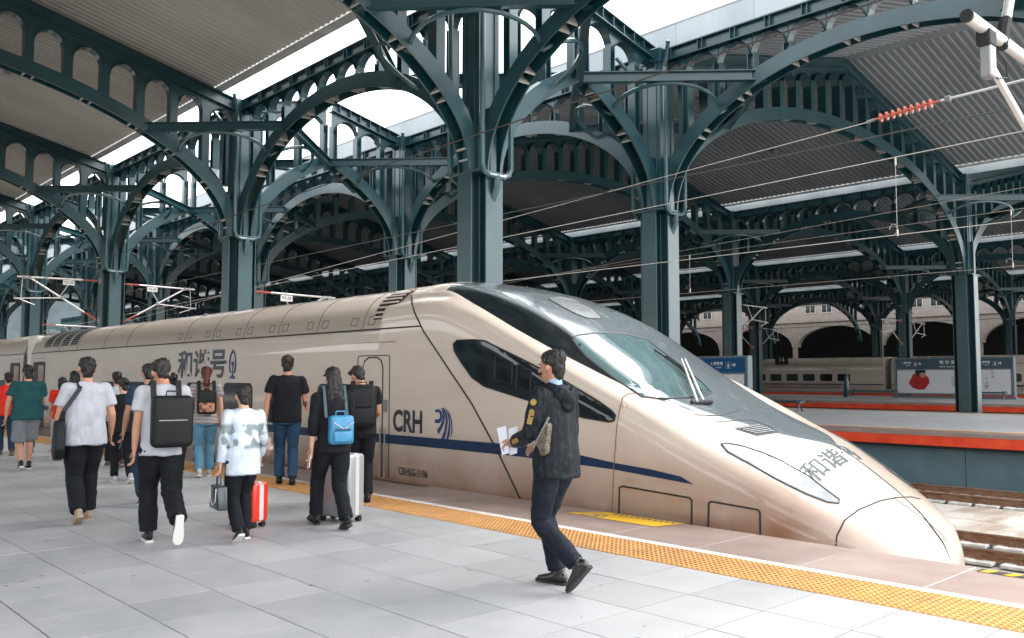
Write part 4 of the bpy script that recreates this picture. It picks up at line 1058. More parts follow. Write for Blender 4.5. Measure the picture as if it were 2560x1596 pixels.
def person(x, y, H, head, label, shirt, pants, shoes, skin='a', hair='short', hcol='black', fat=1.0, lf=(.22, 0, 0), rf=(-.22, .02, 25),
           la=(10, 6, 12), ra=(-10, 6, 12), lean=2, hyaw=0, hpitch=0, sleeve=.55, shorts=False, z=0, wide=1.0, hem=.84, vox=.012, pleg=1.0, seated=False, gender='m', group='people on the near platform', collar=None):
    s = H/1.75; R_ = empty('person', (x, y, z), rz=rd(head), label=label, cat='person', group=group)
    V = Vector; lm = Matrix.Rotation(rd(lean), 3, 'Y')
    hipz = .93
    def up(p): q = V(p); q.z -= hipz; q = lm @ q; q.z += hipz; return q*s
    J = {}
    fw = V((0, 1, 0))
    hip_drop = 0
    leg = {}
    for sd, sg, f in (('l', 1, lf), ('r', -1, rf)):
        a = V((f[0], sg*.085, .085+f[1])); h_ = V((0, sg*.09, hipz-.02-hip_drop)); d = a-h_; L = d.length; t, sh = .445, .43
        if L > t+sh-.004: a = h_ + d*((t+sh-.004)/L); d = a-h_; L = d.length
        ca = (t*t+L*L-sh*sh)/(2*t*L); ang = math.acos(max(-1, min(1, ca))); dn = d.normalized()
        pole = V((1, 0, .15)); pole = (pole-dn*pole.dot(dn)).normalized(); k = h_ + dn*(t*math.cos(ang)) + pole*(t*math.sin(ang))
        if seated: k = h_+V((.44, 0, .0)); a = k+V((.02, 0, -.42))
        leg[sd] = (h_*s, k*s, a*s, f[2])
    arm = {}
    for sd, sg, ar in (('l', 1, la), ('r', -1, ra)):
        S_ = up((0.0, sg*.178*wide, 1.415)); a, o, e = rd(ar[0]), rd(ar[1]), rd(ar[2]); inn = rd(ar[3]) if len(ar) > 3 else 0
        u = V((math.sin(a)*math.cos(o), sg*math.sin(o), -math.cos(a)*math.cos(o))).normalized(); E_ = S_ + u*(.295*s)
        f = V((math.sin(a+e)*math.cos(inn), -sg*math.sin(inn)+sg*math.sin(o)*.3, -math.cos(a+e)*math.cos(inn))).normalized(); W_ = E_ + f*(.25*s)
        arm[sd] = (S_, E_, W_, f, sg)
    neck = up((-.005, 0, 1.47)); hc = up((.025, 0, 1.62)) ; hm = Matrix.Rotation(rd(lean*.4+hpitch), 3, 'Y'); hz = Matrix.Rotation(rd(hyaw), 3, 'Z')
    hc = neck + (hz @ (hm @ V((.018, 0, .152))))*s
    def hp(p): return hc + (hz @ (hm @ V(p)))*(s*1.07)
    # head: rings from chin to crown
    up_dir = (hz @ (hm @ V((0, 0, 1))))
    hs_ = hz @ (hm @ V((0, 1, 0)))
    rings = [(-.105, .032, .04, .045), (-.085, .047, .062, .03), (-.05, .06, .083, .012), (-.01, .069, .09, .004), (.03, .073, .096, 0), (.065, .069, .09, -.005), (.095, .05, .067, -.008)]
    ch = [([hp((f, 0, q)) for q, a, b, f in rings], [(a*s, b*s) for q, a, b, f in rings], hs_, 16, .4)]
    ch.append(([neck-V((0, 0, .06*s)), neck, hp((-.012, 0, -.06))], [(.058*s*fat, .056*s*fat)]*2+[(.05*s, .052*s)], fw))
    ch.append(([hp((.085, 0, .015)), hp((.103, 0, -.018)), hp((.107, 0, -.03))], [.009*s, .012*s, .015*s], hs_))       # nose
    for sg in (1, -1): ch.append(([hp((-.008, sg*.074, .018)), hp((-.006, sg*.079, -.012)), hp((0, sg*.073, -.032))], [(.009*s, .017*s), (.009*s, .017*s), (.006*s, .01*s)], hs_))   # ears
    ch.append(([hp((.078, 0, -.058)), hp((.083, 0, -.075))], [(.022*s, .01*s)]*2, hs_))
    # torso core and limbs of the one continuous body
    ch.append(([up((0, 0, .95)), up((0, 0, 1.15)), up((0, 0, 1.38)), neck], [(.12*s, .09*s), (.12*s, .09*s), (.13*s*wide, .085*s), (.05*s, .05*s)], fw, 14, .3))
    ex = ([], [])
    for sd in 'lr':
        S_, E_, W_, f, sg = arm[sd]
        af = (1+(fat-1)*.6)*s
        ch.append(([S_-V((0, 0, .02*s)), S_.lerp(E_, .5), E_, E_.lerp(W_, .35), W_], [.045*af, .043*af, .036*af, .037*af, .025*s], fw))
        ch.append(([neck-V((0, 0, .09*s)), S_-V((0, 0, .015*s))], [.04*s, .038*af], fw))
        # hand: palm and five bent fingers
        pd = f; hs2 = V((1, 0, 0)) - pd*pd.x
        if hs2.length < .2: hs2 = V((0, 0, 1)) - pd*pd.z
        hs2.normalize(); nrm = pd.cross(hs2)*sg      # palm normal, turned to the body
        ring_chain(ex[0], ex[1], [W_-pd*.01*s, W_+pd*.035*s, W_+pd*.085*s], [(.026*s, .017*s), (.038*s, .014*s), (.036*s, .012*s)], hs2, 10)
        for k, (o_, l_) in enumerate(((.03, .07), (.011, .08), (-.009, .075), (-.028, .058))):
            b0 = W_+pd*.085*s+hs2*o_*s; c1 = b0+(pd*.5*l_+nrm*-.008)*s; c2 = c1+(pd*.75-nrm*.65).normalized()*(l_*.32*s); c3 = c2+(pd*.35-nrm*.93).normalized()*(l_*.25*s)
            ring_chain(ex[0], ex[1], [b0, c1, c2, c3], [.0098*s, .009*s, .008*s, .006*s], hs2, 6)
        b0 = W_+pd*.02*s+hs2*.03*s; ring_chain(ex[0], ex[1], [b0, b0+(pd*.03+hs2*.028-nrm*.008)*s, b0+(pd*.062+hs2*.034-nrm*.02)*s], [.0125*s, .0105*s, .008*s], nrm, 6)
    for sd in 'lr':
        h_, k, a, pt = leg[sd]; lf_ = (1+(fat-1)*.5)*s
        ch.append(([h_, k, k.lerp(a, .3)-V((.012*s, 0, 0)), a, a-V((0, 0, .03*s))], [.075*lf_, .052*lf_, .055*lf_, .034*s, .034*s], fw))
    blob('body', ch, SK[skin], R_, vox*.85, 3, extra=ex)
    ey = MB()
    for sg in (1, -1): p = hp((.0885, sg*.03, .018)); ey.lathe([(.001, -.006), (.007, -.003), (.007, .003), (.001, .006)], 6, p)
    ey.build('eye', EYE, R_); p = hp((.096, 0, -.062)); MB().beam(p-hs_*.02*s, p+hs_*.02*s, .006, .008).build('mouth', LIP, R_)
    # shirt / jacket
    tw = wide*s; ft = fat
    zz = [hem, .95, 1.08, 1.2, 1.3, 1.38, 1.44, 1.475]
    if gender == 'm': ww = [.186*ft, .18*ft, .17*ft, .172*ft, .184, .19, .155, .085]; dd = [.137*ft, .133*ft, .124*ft, .122*ft, .122, .115, .095, .072]
    else: ww = [.184*ft, .17*ft, .145*ft, .145*ft, .156, .163, .135, .075]; dd = [.135*ft, .122*ft, .102*ft, .102*ft, .112, .104, .086, .066]
    sc = [([up((-.004, 0, q)) for q in zz], [(a*tw, b*s) for a, b in zip(ww, dd)], fw, 18, .06)]
    for sd in 'lr':
        S_, E_, W_, f, sg = arm[sd]; T = S_.lerp(E_, min(1, sleeve*1.0)) if sleeve <= 1 else None; af = (1+(fat-1)*.6)*s
        inn = up((0, sg*.09, 1.4))
        if sleeve <= 1: sc.append(([inn, S_-V((0, 0, .006*s))], [.066*s, .066*af], fw)); sc.append(([S_-V((0, 0, .008*s)), S_.lerp(T, .5), T], [.067*af, .068*af, .072*af], fw, 14, (1, .08)))
        else:
            T2 = E_.lerp(W_, min(1, sleeve-1)); sc.append(([inn, S_-V((0, 0, .006*s))], [.064*s, .064*af], fw)); sc.append(([S_-V((0, 0, .006*s)), S_.lerp(E_, .5), E_, E_.lerp(T2, .6), T2], [.066*af, .061*af, .056*af, .052*af, .046*af], fw, 14, (1, .2)))
    blob('shirt', sc, shirt, R_, vox, 3, .02*s, (6, 6, 3.5))
    if collar:
        c0 = neck+V((0, 0, .0)); blob('collar', [([c0-V((0, 0, .03*s)), c0+V((.0, 0, .035*s))], [(.068*s, .066*s), (.06*s, .058*s)], fw)], collar, R_, vox*.8, 2)
    # trousers
    pc = [([V((-.005, 0, .99))*s, V((-.012, 0, .9))*s, V((-.01, 0, .83))*s], [(.148*ft*s, .104*ft*s), (.16*ft*s, .116*ft*s), (.145*ft*s, .108*ft*s)], fw, 16, .3)]
    for sd in 'lr':
        h_, k, a, pt = leg[sd]; lf_ = (1+(fat-1)*.6)*s*pleg
        if shorts: e_ = h_.lerp(k, .98); pc.append(([h_-V((0, 0, .02)), h_.lerp(k, .5), e_], [.1*lf_, .096*lf_, .096*lf_], fw, 14, .12))
        else: pc.append(([h_-V((0, 0, .0)), h_.lerp(k, .5), k, k.lerp(a, .45), k.lerp(a, .96)], [.1*lf_, .088*lf_, .07*lf_, .067*lf_, .064*lf_], fw, 14, .12))
    blob('trousers', pc, pants, R_, vox, 3, .013*s, (8, 8, 10))
    # shoes
    for sd in 'lr':
        h_, k, a, pt = leg[sd]; rm = Matrix.Rotation(rd(pt), 3, 'Y'); A = lambda p: a + (rm @ V(p))*s
        so = [([A((-.055, 0, -.035)), A((0, 0, -.03)), A((.06, 0, -.045)), A((.125, 0, -.055)), A((.165, 0, -.06))], [(.034*s, .042*s), (.038*s, .05*s), (.043*s, .036*s), (.046*s, .028*s), (.036*s, .022*s)], fw),
              ([A((-.02, 0, .02)), A((-.005, 0, -.03))], [(.04*s, .045*s), (.04*s, .048*s)], fw)]
        sh_ = blob('shoe', so, shoes[0], R_, vox*.7, 2)
        sl_ = MB(); pr = [(-.088, -.02), (-.08, -.034), (.02, -.036), (.1, -.046), (.17, -.043), (.2, -.02), (.2, .02), (.17, .043), (.1, .046), (.02, .036), (-.08, .034), (-.088, .02)]
        sl_.v = [tuple(A((p, q, -.088))) for p, q in pr]+[tuple(A((p, q, -.066))) for p, q in pr]; n = len(pr)
        sl_.f = [tuple(range(n))[::-1], tuple(range(n, 2*n))]+[(i, (i+1) % n, n+(i+1) % n, n+i) for i in range(n)]
        sl_.build('sole', SOLE[shoes[1]], sh_)
    # hair
    hr = HR[hcol]
    cap_r = [(.012, .078, .085, -.024), (.045, .082, .097, -.014), (.075, .078, .094, -.012), (.098, .062, .078, -.012), (.11, .04, .052, -.012)]
    hch = [([hp((f, 0, q)) for q, a, b, f in cap_r], [(a*s, b*s) for q, a, b, f in cap_r], hs_, 16, .22)]
    if hair == 'cap':
        hch = [([hp((-.045, 0, -.03)), hp((-.035, 0, .03))], [(.07*s, .06*s), (.078*s, .068*s)], hs_)]
    hch.append(([hp((-.052, 0, -.055)), hp((-.04, 0, .0)), hp((-.03, 0, .05))], [(.05*s, .042*s), (.072*s, .06*s), (.078*s, .072*s)], hs_))
    if hair == 'fringe': hch.append(([hp((.06, -.04, .075)), hp((.07, 0, .07)), hp((.06, .04, .075))], [.03*s]*3, fw))
    if hair in ('long', 'cap'):
        hch.append(([hp((-.05, 0, .02)), hp((-.075, 0, -.1)), hp((-.085, 0, -.22)), hp((-.09, 0, -.36))], [(.075*s, .05*s), (.09*s, .045*s), (.1*s, .035*s), (.06*s, .02*s)], hs_))
    if hair == 'bob': hch.append(([hp((-.04, 0, .03)), hp((-.05, 0, -.08)), hp((-.05, 0, -.13))], [(.09*s, .075*s), (.1*s, .075*s), (.085*s, .06*s)], hs_))
    if hair == 'bun': hch.append(([hp((-.1, 0, .02)), hp((-.125, 0, .03))], [.036*s, .03*s], hs_))
    if hair == 'pony': hch.append(([hp((-.085, 0, .05)), hp((-.125, 0, .02)), hp((-.13, 0, -.1)), hp((-.115, 0, -.24)), hp((-.11, .01, -.34))], [.025*s, .04*s, .052*s, .045*s, .018*s], hs_))
    blob('hair', hch, hr, R_, vox*.75, 2, .02*s, (30, 30, 18))
    if hair == 'cap':
        cm = cloth('cap_black', (.012, .013, .014), .7)
        blob('cap', [([hp((-.008, 0, .035)), hp((-.008, 0, .07)), hp((-.008, 0, .105))], [(.085*s, .101*s), (.082*s, .098*s), (.062*s, .076*s)], hs_, 16, .3)], cm, R_, vox*.7, 2)
        blob('cap_brim', [([hp((.07, 0, .045)), hp((.155, 0, .03))], [(.075*s, .008*s), (.06*s, .007*s)], hs_)], cm, R_, .006, 1)
    R_['_s'] = s
    mw = Matrix.Translation((x, y, z)) @ Matrix.Rotation(rd(head), 4, 'Z')
    return {'o': R_, 's': s, 'arm': arm, 'up': lambda p: mw @ up(p), 'w': lambda p: mw @ Vector(p), 'hand': {k: mw @ (v[2]+v[3]*.09*s) for k, v in arm.items()}, 'mw': mw, 'hp': lambda p: mw @ hp(p), 'head': head}
C = {k: cloth(k, *v) for k, v in {
    'white_tee': ((.47, .48, .52), .85), 'black_tee': ((.008, .009, .012), .85), 'teal_tee': ((.012, .07, .075), .85), 'grey_shorts': ((.2, .21, .23), .9),
    'black_pants': ((.007, .009, .013), .85), 'navy_suit': ((.005, .009, .018), .7), 'jeans': ((.022, .065, .12), .9), 'jeans_light': ((.11, .26, .37), .9), 'jeans_dark': ((.02, .04, .075), .9),
    'blue_shirt': ((.32, .45, .62), .8), 'red_top': ((.7, .03, .015), .8), 'grey_top': ((.04, .045, .05), .85), 'print_top': ((.45, .47, .52), .85)}.items()}
C['jacket'] = mat('jacket_black', (.006, .009, .012), .5, c2=(.02, .03, .038), scale=38, mix=(.5, .75), stretch=(1, 1, .5), bump=.3, bscale=20, dist=.004, spec=.15)
C['rain'] = mat('rain_jacket', (.42, .5, .6), .3, c2=(.58, .62, .68), scale=5, bump=.4, bscale=14, dist=.01, spec=.6)
n_ = C['rain'].node_tree; b_ = n_.nodes['Principled BSDF']; tc_ = n_.nodes.new('ShaderNodeTexCoord'); se = n_.nodes.new('ShaderNodeSeparateXYZ'); t_ = n_.nodes.new('ShaderNodeTexNoise'); t_.inputs['Scale'].default_value = 9; t_.inputs['Detail'].default_value = 1
r1 = n_.nodes.new('ShaderNodeValToRGB'); r1.color_ramp.elements[0].position = .0; r1.color_ramp.elements[0].color = (0, 0, 0, 1); r1.color_ramp.elements[1].position = 1; r1.color_ramp.elements[1].color = (0, 0, 0, 1)
for p_, v_ in ((.58, 0), (.6, 1), (.74, 1), (.76, 0)): e_ = r1.color_ramp.elements.new(p_); e_.color = (v_, v_, v_, 1)
mr = n_.nodes.new('ShaderNodeMapRange'); mr.inputs[1].default_value = .46; mr.inputs[2].default_value = .52; mm_ = n_.nodes.new('ShaderNodeMath'); mm_.operation = 'MULTIPLY'; x_ = n_.nodes.new('ShaderNodeMix'); x_.data_type = 'RGBA'; dv = n_.nodes.new('ShaderNodeMath'); dv.operation = 'DIVIDE'; dv.inputs[1].default_value = 1.45
L_ = n_.links.new; L_(tc_.outputs['Object'], se.inputs[0]); L_(se.outputs['Z'], dv.inputs[0]); L_(dv.outputs[0], r1.inputs[0]); L_(tc_.outputs['Object'], t_.inputs[0]); L_(t_.outputs[0], mr.inputs[0]); L_(r1.outputs[0], mm_.inputs[0]); L_(mr.outputs[0], mm_.inputs[1])
L_(mm_.outputs[0], x_.inputs[0]); L_(b_.inputs['Base Color'].links[0].from_socket, x_.inputs[6]); x_.inputs[7].default_value = (.16, .21, .22, 1); L_(x_.outputs[2], b_.inputs['Base Color'])
C['stripe'] = mat('striped_top', (.5, .46, .45), .85)
n_ = C['stripe'].node_tree; w_ = n_.nodes.new('ShaderNodeTexWave'); w_.bands_direction = 'Z'; w_.inputs['Scale'].default_value = 15; tc_ = n_.nodes.new('ShaderNodeTexCoord'); r_ = n_.nodes.new('ShaderNodeValToRGB')
r_.color_ramp.elements[0].position = .56; r_.color_ramp.elements[0].color = (.03, .025, .03, 1); r_.color_ramp.elements[1].position = .62; r_.color_ramp.elements[1].color = (.6, .55, .53, 1)
n_.links.new(tc_.outputs['Object'], w_.inputs[0]); n_.links.new(w_.outputs[0], r_.inputs[0]); n_.links.new(r_.outputs[0], n_.nodes['Principled BSDF'].inputs['Base Color'])
def shoe(n, c, r=.5): return cloth('shoe_'+n, c, r)
SH = {'black': shoe('black', (.012, .012, .014), .35), 'white': shoe('white', (.45, .47, .48), .6), 'tan': shoe('tan', (.42, .31, .22), .7), 'brown': shoe('brown', (.1, .05, .03), .6), 'leather': mat('leather_black', (.012, .012, .013), .15, coat=.5)}

PP = {}
PP['main'] = person(-4.55, 4.66, 1.73, 186, 'person in black hooded jacket with gold sleeve lettering, walking beside the train nose', C['jacket'], C['navy_suit'], (SH['leather'], 'k'), hair='short', sleeve=1.98, hem=.80, fat=1.06,
    lf=(-.25, .12, 46), rf=(.06, 0, 0), la=(6, 12, 66, 25), ra=(5, 8, 60, 25), lean=2, hyaw=6, vox=.009, collar=C['blue_shirt'], pleg=1.02, wide=1.06)
PP['boy'] = person(-7.83, 3.80, 1.45, 172, 'boy in pale blue translucent rain jacket and black trousers', C['rain'], C['black_pants'], (SH['black'], 'w'), skin='b', hair='short', sleeve=1.95, hem=.74, fat=1.05,
    lf=(-.16, .05, 30), rf=(.14, 0, 0), la=(-6, 12, 12), ra=(8, 14, 25), lean=2, hpitch=6, vox=.009, wide=1.0, pleg=1.08)
PP['cap'] = person(-7.85, 4.78, 1.63, 168, 'woman in black with black cap, long hair and wide cropped trousers', C['black_tee'], C['black_pants'], (SH['black'], 'k'), skin='b', hair='cap', sleeve=1.45, hem=.82, gender='f', fat=1.04,
    lf=(.3, .02, -8), rf=(-.22, .03, 18), la=(-2, 8, 6), ra=(10, 8, 30), lean=3, vox=.01, pleg=1.12)
PP['pack'] = person(-9.2, 6.0, 1.69, 150, 'man in black with black backpack, head bowed, beside the silver suitcase', C['black_tee'], C['black_pants'], (SH['black'], 'k'), hair='fringe', sleeve=.6, fat=1.04,
    lf=(.05, 0, 0), rf=(-.02, 0, 0), la=(12, 8, 60, 10), ra=(10, 8, 60, 10), lean=4, hpitch=28, hyaw=32, vox=.011)
PP['jeans'] = person(-11.4, 6.18, 1.84, 152, 'man in black t-shirt and blue jeans with wristwatch facing the train', C['black_tee'], C['jeans'], (SH['black'], 'k'), hair='short', sleeve=.62, fat=1.03,
    lf=(.14, 0, 0), rf=(-.06, 0, 0), la=(-6, 14, 4), ra=(12, 10, 60), lean=0, hyaw=-8, vox=.011, wide=1.05)
PP['pony'] = person(-13.15, 5.75, 1.69, 160, 'woman with red ponytail, striped top and light blue jeans', C['stripe'], C['jeans_light'], (SH['white'], 'w'), skin='b', hair='pony', hcol='brown', sleeve=.5, gender='f', fat=1.12,
    lf=(-.12, .02, 12), rf=(.16, 0, 0), la=(10, 8, 30), ra=(-5, 10, 10), lean=2, vox=.012)
PP['white2'] = person(-8.25, 3.2, 1.72, 168, 'man in white shirt with black backpack, head bowed, one sole raised behind him', C['white_tee'], C['black_pants'], (SH['black'], 'w'), hair='short', sleeve=.62, fat=1.1, hem=.82,
    lf=(.12, 0, 0), rf=(-.4, .17, 70), la=(-4, 10, 8), ra=(15, 10, 60, 15), lean=3, hpitch=26, hyaw=10, vox=.009, pleg=1.18)
PP['hid'] = person(-10.75, 4.0, 1.70, 172, 'person in navy top and jeans half hidden behind the black backpack', C['jeans_dark'], C['jeans_dark'], (SH['black'], 'w'), hair='short', sleeve=.6, fat=1.05,
    lf=(-.14, .04, 25), rf=(.18, 0, 0), la=(12, 12, 8), ra=(6, 8, 40), lean=2, hpitch=14, vox=.012)
PP['white1'] = person(-9.98, 3.05, 1.74, 174, 'heavy man in plain white t-shirt, black trousers and beige slip-on shoes', C['white_tee'], C['black_pants'], (SH['tan'], 't'), hair='short', sleeve=.66, fat=1.12, hem=.82,
    lf=(-.2, .04, 30), rf=(.18, 0, 0), la=(4, 14, 8), ra=(-6, 14, 35), lean=1, vox=.009, wide=1.04, pleg=1.16)
PP['vest'] = person(-13.2, 4.55, 1.52, 172, 'girl in black printed t-shirt and black trousers with grey trainers', C['black_tee'], C['black_pants'], (SH['white'], 'w'), skin='b', hair='bun', sleeve=.6, gender='f',
    lf=(.2, .0, -6), rf=(-.22, .04, 26), la=(12, 16, 60, 10), ra=(10, 8, 50), lean=2, hyaw=18, hpitch=10, vox=.013)
PP['teal'] = person(-16.1, 4.0, 1.72, 176, 'man in dark teal t-shirt and grey shorts at the left', C['teal_tee'], C['grey_shorts'], (SH['black'], 'w'), hair='short', sleeve=.62, fat=1.2, shorts=True,
    lf=(-.12, .03, 24), rf=(.18, 0, 0), la=(2, 16, 6), ra=(14, 10, 60, 10), lean=1, vox=.013, wide=1.1, pleg=1.12)
PP['edge'] = person(-19.3, 4.45, 1.62, 176, 'person in red and white top cut off by the left border', C['red_top'], C['jeans_dark'], (SH['brown'], 't'), hair='short', sleeve=.6,
    lf=(.16, 0, 0), rf=(-.16, .02, 20), vox=.016)
PP['edge2'] = person(-19.9, 4.95, 1.66, 172, 'person with white top and black hair behind the teal t-shirt man', C['white_tee'], C['jeans_dark'], (SH['brown'], 't'), hair='bob', sleeve=.6, vox=.016, gender='f')
PP['redw'] = person(-18.3, 5.15, 1.52, 176, 'woman in red and white between the teal and the white t-shirt', C['red_top'], C['white_tee'], (SH['white'], 'w'), skin='b', hair='bob', sleeve=.7, vox=.016, gender='f', fat=1.1)
PP['p5'] = person(-17.4, 5.1, 1.64, 176, 'dark haired person behind the left shoulder of the white t-shirt man', C['grey_top'], C['black_pants'], (SH['white'], 'w'), hair='bob', sleeve=.6, vox=.016, gender='f')
PP['p6'] = person(-15.6, 5.25, 1.62, 170, 'person in patterned grey top behind the right shoulder of the white t-shirt man', C['print_top'], C['black_pants'], (SH['brown'], 't'), hair='bun', sleeve=.6, vox=.016, gender='f')
PP['bun'] = person(-14.7, 5.85, 1.6, 170, 'woman with black hair bun in dark grey top', C['grey_top'], C['jeans_dark'], (SH['black'], 'w'), skin='b', hair='bun', sleeve=.5, vox=.015, gender='f')
PP['p10'] = person(-14.3, 6.25, 1.68, 165, 'person with short black hair and black top behind the red ponytail', C['black_tee'], C['black_pants'], (SH['black'], 'k'), hair='short', sleeve=.6, vox=.015)
gfar = 'people waiting on the far platforms'
p = on_z(2455, 994, .2)
PP['far'] = person(p.x, p.y, 1.86, -60, 'man in white short-sleeved shirt standing on the third platform, looking up', C['white_tee'], C['black_pants'], (SH['black'], 'k'), hair='short', sleeve=.6, fat=1.08, z=.2, lf=(.05, 0, 0), rf=(-.05, 0, 0),
    la=(5, 30, 80, 30), ra=(10, 14, 80, 30), hpitch=-12, hyaw=-20, vox=.02, group=gfar)
p = on_z(2530, 978, .38)
PP['seat'] = person(p.x, p.y, 1.75, -50, 'person in black sitting on a bench on the fourth platform, chin on hand', C['black_tee'], C['black_pants'], (SH['black'], 'w'), hair='short', sleeve=.6, z=-.04, seated=True, la=(20, 5, 120, 10), ra=(15, 10, 30), lean=16, hpitch=10, vox=.022, group=gfar)

# ---------------------------------------------------------------- things they carry
def rbox(sx, sy, sz, bev=.03, seg=3):
    return MB().box(-sx/2, sx/2, -sy/2, sy/2, -sz/2, sz/2), bev, seg
def strap(a, pts, w_, m, parent=None, name='strap', t=.006, up=(1, 0, 0)):
    s = MB()
    for i in range(len(pts)-1): s.beam(pts[i], pts[i+1], w_, t, up)
    return s.build(name, m, parent)
def backpack(P, name_label, m, size=(.16, .32, .46), zc=1.2, xo=-.2, yo=0, cat='backpack', m2=None, straps=True, pocket=True):
    s = P['s']; mw = P['mw']; c = mw.inverted() @ P['up']((xo, yo, zc))
    e = empty('backpack', mw @ c, rz=rd(P['head']), label=name_label, cat=cat, group='bags and backpacks carried by the passengers')
    sx, sy, sz = size
    MB().box(-sx/2, sx/2, -sy/2, sy/2, -sz/2, sz/2).build('bag_body', m, e, smooth=True, bevel=min(sx, sy)*.3, seg=4)
    if pocket: MB().box(-sx/2-.03, -sx/2+.03, -sy*.4, sy*.4, -sz*.42, -sz*.02).build('pocket', m2 or m, e, smooth=True, bevel=.02, seg=3)
    MB().box(-sx/2-.034 if pocket else -sx/2-.003, -sx/2, -sy*.34, sy*.34, sz*.02, sz*.035).build('zip', M['galv'] if not pocket else M['black'], e)
    MB().tube([(sx*.2, -.05, sz/2-.005), (sx*.15, -.045, sz/2+.04), (sx*.15, .045, sz/2+.04), (sx*.2, .05, sz/2-.005)], .008, 6).build('handle', M['black'] if not m2 else m2, e, smooth=True)
    if straps:
        sh = [(sx*.35, 0, sz*.42), (.13, 0, 1.5-zc+.0), (.2, 0, 1.49-zc), (.33, 0, 1.35-zc), (.34, 0, 1.1-zc)]
        for sg in (1, -1):
            pts = [Vector((a, sg*.11-yo, b)) for a, _, b in sh]
            strap(None, pts, .03 if m2 is m else .05, cloth('strap_grey', (.06, .1, .12), .6) if m2 is m else m, e, 'shoulder_strap', .01, up=(.3, 0, 1))
    return e
blackbag = cloth('bag_black', (.008, .009, .01), .55)
bluebag = mat('bag_blue_leather', (.05, .27, .47), .35, c2=(.04, .2, .36), scale=12, bump=.2, bscale=40, dist=.002)
backpack(PP['white2'], 'large square black backpack hanging on the white shirt', blackbag, (.17, .36, .47), 1.13, -.24, -.04, pocket=False)
b = backpack(PP['cap'], 'small blue studded backpack on the woman with the cap', bluebag, (.12, .25, .29), 1.06, -.17, -.03, m2=bluebag)
st_ = MB()
for i, (y_, z_) in enumerate([(sy_*(.02+.022*k), .02+.014*k) for k in range(5) for sy_ in (1, -1)]+[(sy_*(.05+.015*k), -.11+.012*k) for k in range(3) for sy_ in (1, -1)]): st_.lathe([(.009, 0), (.001, .012)], 6, (0, y_, z_))
st_.v = [(-.105-v[2]+v[2], v[1], v[2]) for v in st_.v]
pl = MB()
for k in range(5):
    for sy_ in (1, -1): pl.box(-.102, -.09, sy_*(.015+.02*k)-.007, sy_*(.015+.02*k)+.007, .02+.014*k-.004, .02+.014*k+.004)
pl.build('stud', M['alu'], b)['kind'] = 'stuff'
backpack(PP['pack'], 'big black backpack with red piping on the man beside the suitcase', blackbag, (.2, .33, .5), 1.2, -.24, 0)
backpack(PP['pony'], 'black drawstring backpack with plaid pocket on the woman with ponytail', blackbag, (.14, .28, .36), 1.18, -.2, 0, m2=mat('plaid', (.5, .24, .14), .8, c2=(.12, .06, .05), scale=14, mix=(.48, .52)))
# shoulder bag of the heavy man
P = PP['white1']; e = empty('shoulder_bag', P['up']((-.06, .26, .88)), rz=rd(P['head']), label='black sling bag hanging at the hip of the white t-shirt man', cat='bag', group='bags and backpacks carried by the passengers')
MB().prism([(-.13, -.1), (-.08, -.19), (.02, -.22), (.1, -.17), (.12, -.05), (.08, .1), (.03, .2), (-.03, .2), (-.09, .08)], 'y', -.04, .06).build('bag_body', blackbag, e, smooth=True, bevel=.025, seg=3)
MB().tube([(.0, .062, .1), (.07, .064, -.02), (.08, .064, -.12)], .005, 5).build('zip', M['galv'], e)
q = P['mw'].inverted() @ e.location; top = P['mw'].inverted() @ P['up']((-.03, .09, 1.475))
pts = [(0, 0, .18), (-.075, -.02, .3), tuple(top-q+Vector((-.09, 0, -.06))), tuple(top-q+Vector((0, 0, .02))), tuple(top-q+Vector((.1, 0, -.06)))]
strap(None, pts, .045, M['black'], e, 'strap', .006, up=(1, 0, .2))
# handbag of the boy
P = PP['boy']; hnd = P['hand']['l']; e = empty('handbag', hnd+Vector((0, 0, -.23)), rz=rd(P['head']), label='glossy black handbag with white cord in the hand of the boy', cat='bag', group='bags and backpacks carried by the passengers')
hb = mat('handbag_leather', (.02, .032, .038), .25, coat=.4)
MB().prism([(-.14, -.12), (.14, -.12), (.11, .1), (-.11, .1)], 'y', -.05, .05).build('bag_body', hb, e, smooth=True, bevel=.02, seg=3)
MB().tube([(-.07, 0, .09), (-.05, 0, .2), (.05, 0, .2), (.07, 0, .09)], .009, 6).build('handle', hb, e, smooth=True)
MB().tube([(-.1, .055, .08), (-.08, .056, -.04), (0, .056, -.08), (.07, .056, -.03), (.09, .055, .08)], .005, 5).build('white_cord', M['white_line'], e, smooth=True)
# green lunch bag and pink plastic bag of the man in jeans
P = PP['jeans']; hnd = P['hand']['l']; e = empty('lunch_bag', hnd+Vector((-.02, .0, -.22)), rz=rd(150), label='lime green cooler bag hanging from the hand of the man in jeans', cat='bag', group='bags and backpacks carried by the passengers')
MB().add([(-.13, -.1, -.09), (.13, -.1, -.11), (.13, .1, -.11), (-.13, .1, -.09), (-.1, -.06, .09), (.1, -.06, .07), (.1, .06, .07), (-.1, .06, .09)], [(0,3,2,1),(4,5,6,7),(0,1,5,4),(1,2,6,5),(2,3,7,6),(3,0,4,7)]).build('bag_body', cloth('lime', (.2, .48, .04), .6), e, smooth=True, bevel=.015, seg=2)
MB().box(-.12, .12, -.09, .09, -.15, -.1).build('bag_bottom', blackbag, e, bevel=.01)
MB().tube([(-.05, 0, .08), (-.02, 0, .19), (.03, 0, .19), (.06, 0, .07)], .007, 6).build('handle', M['black'], e, smooth=True)
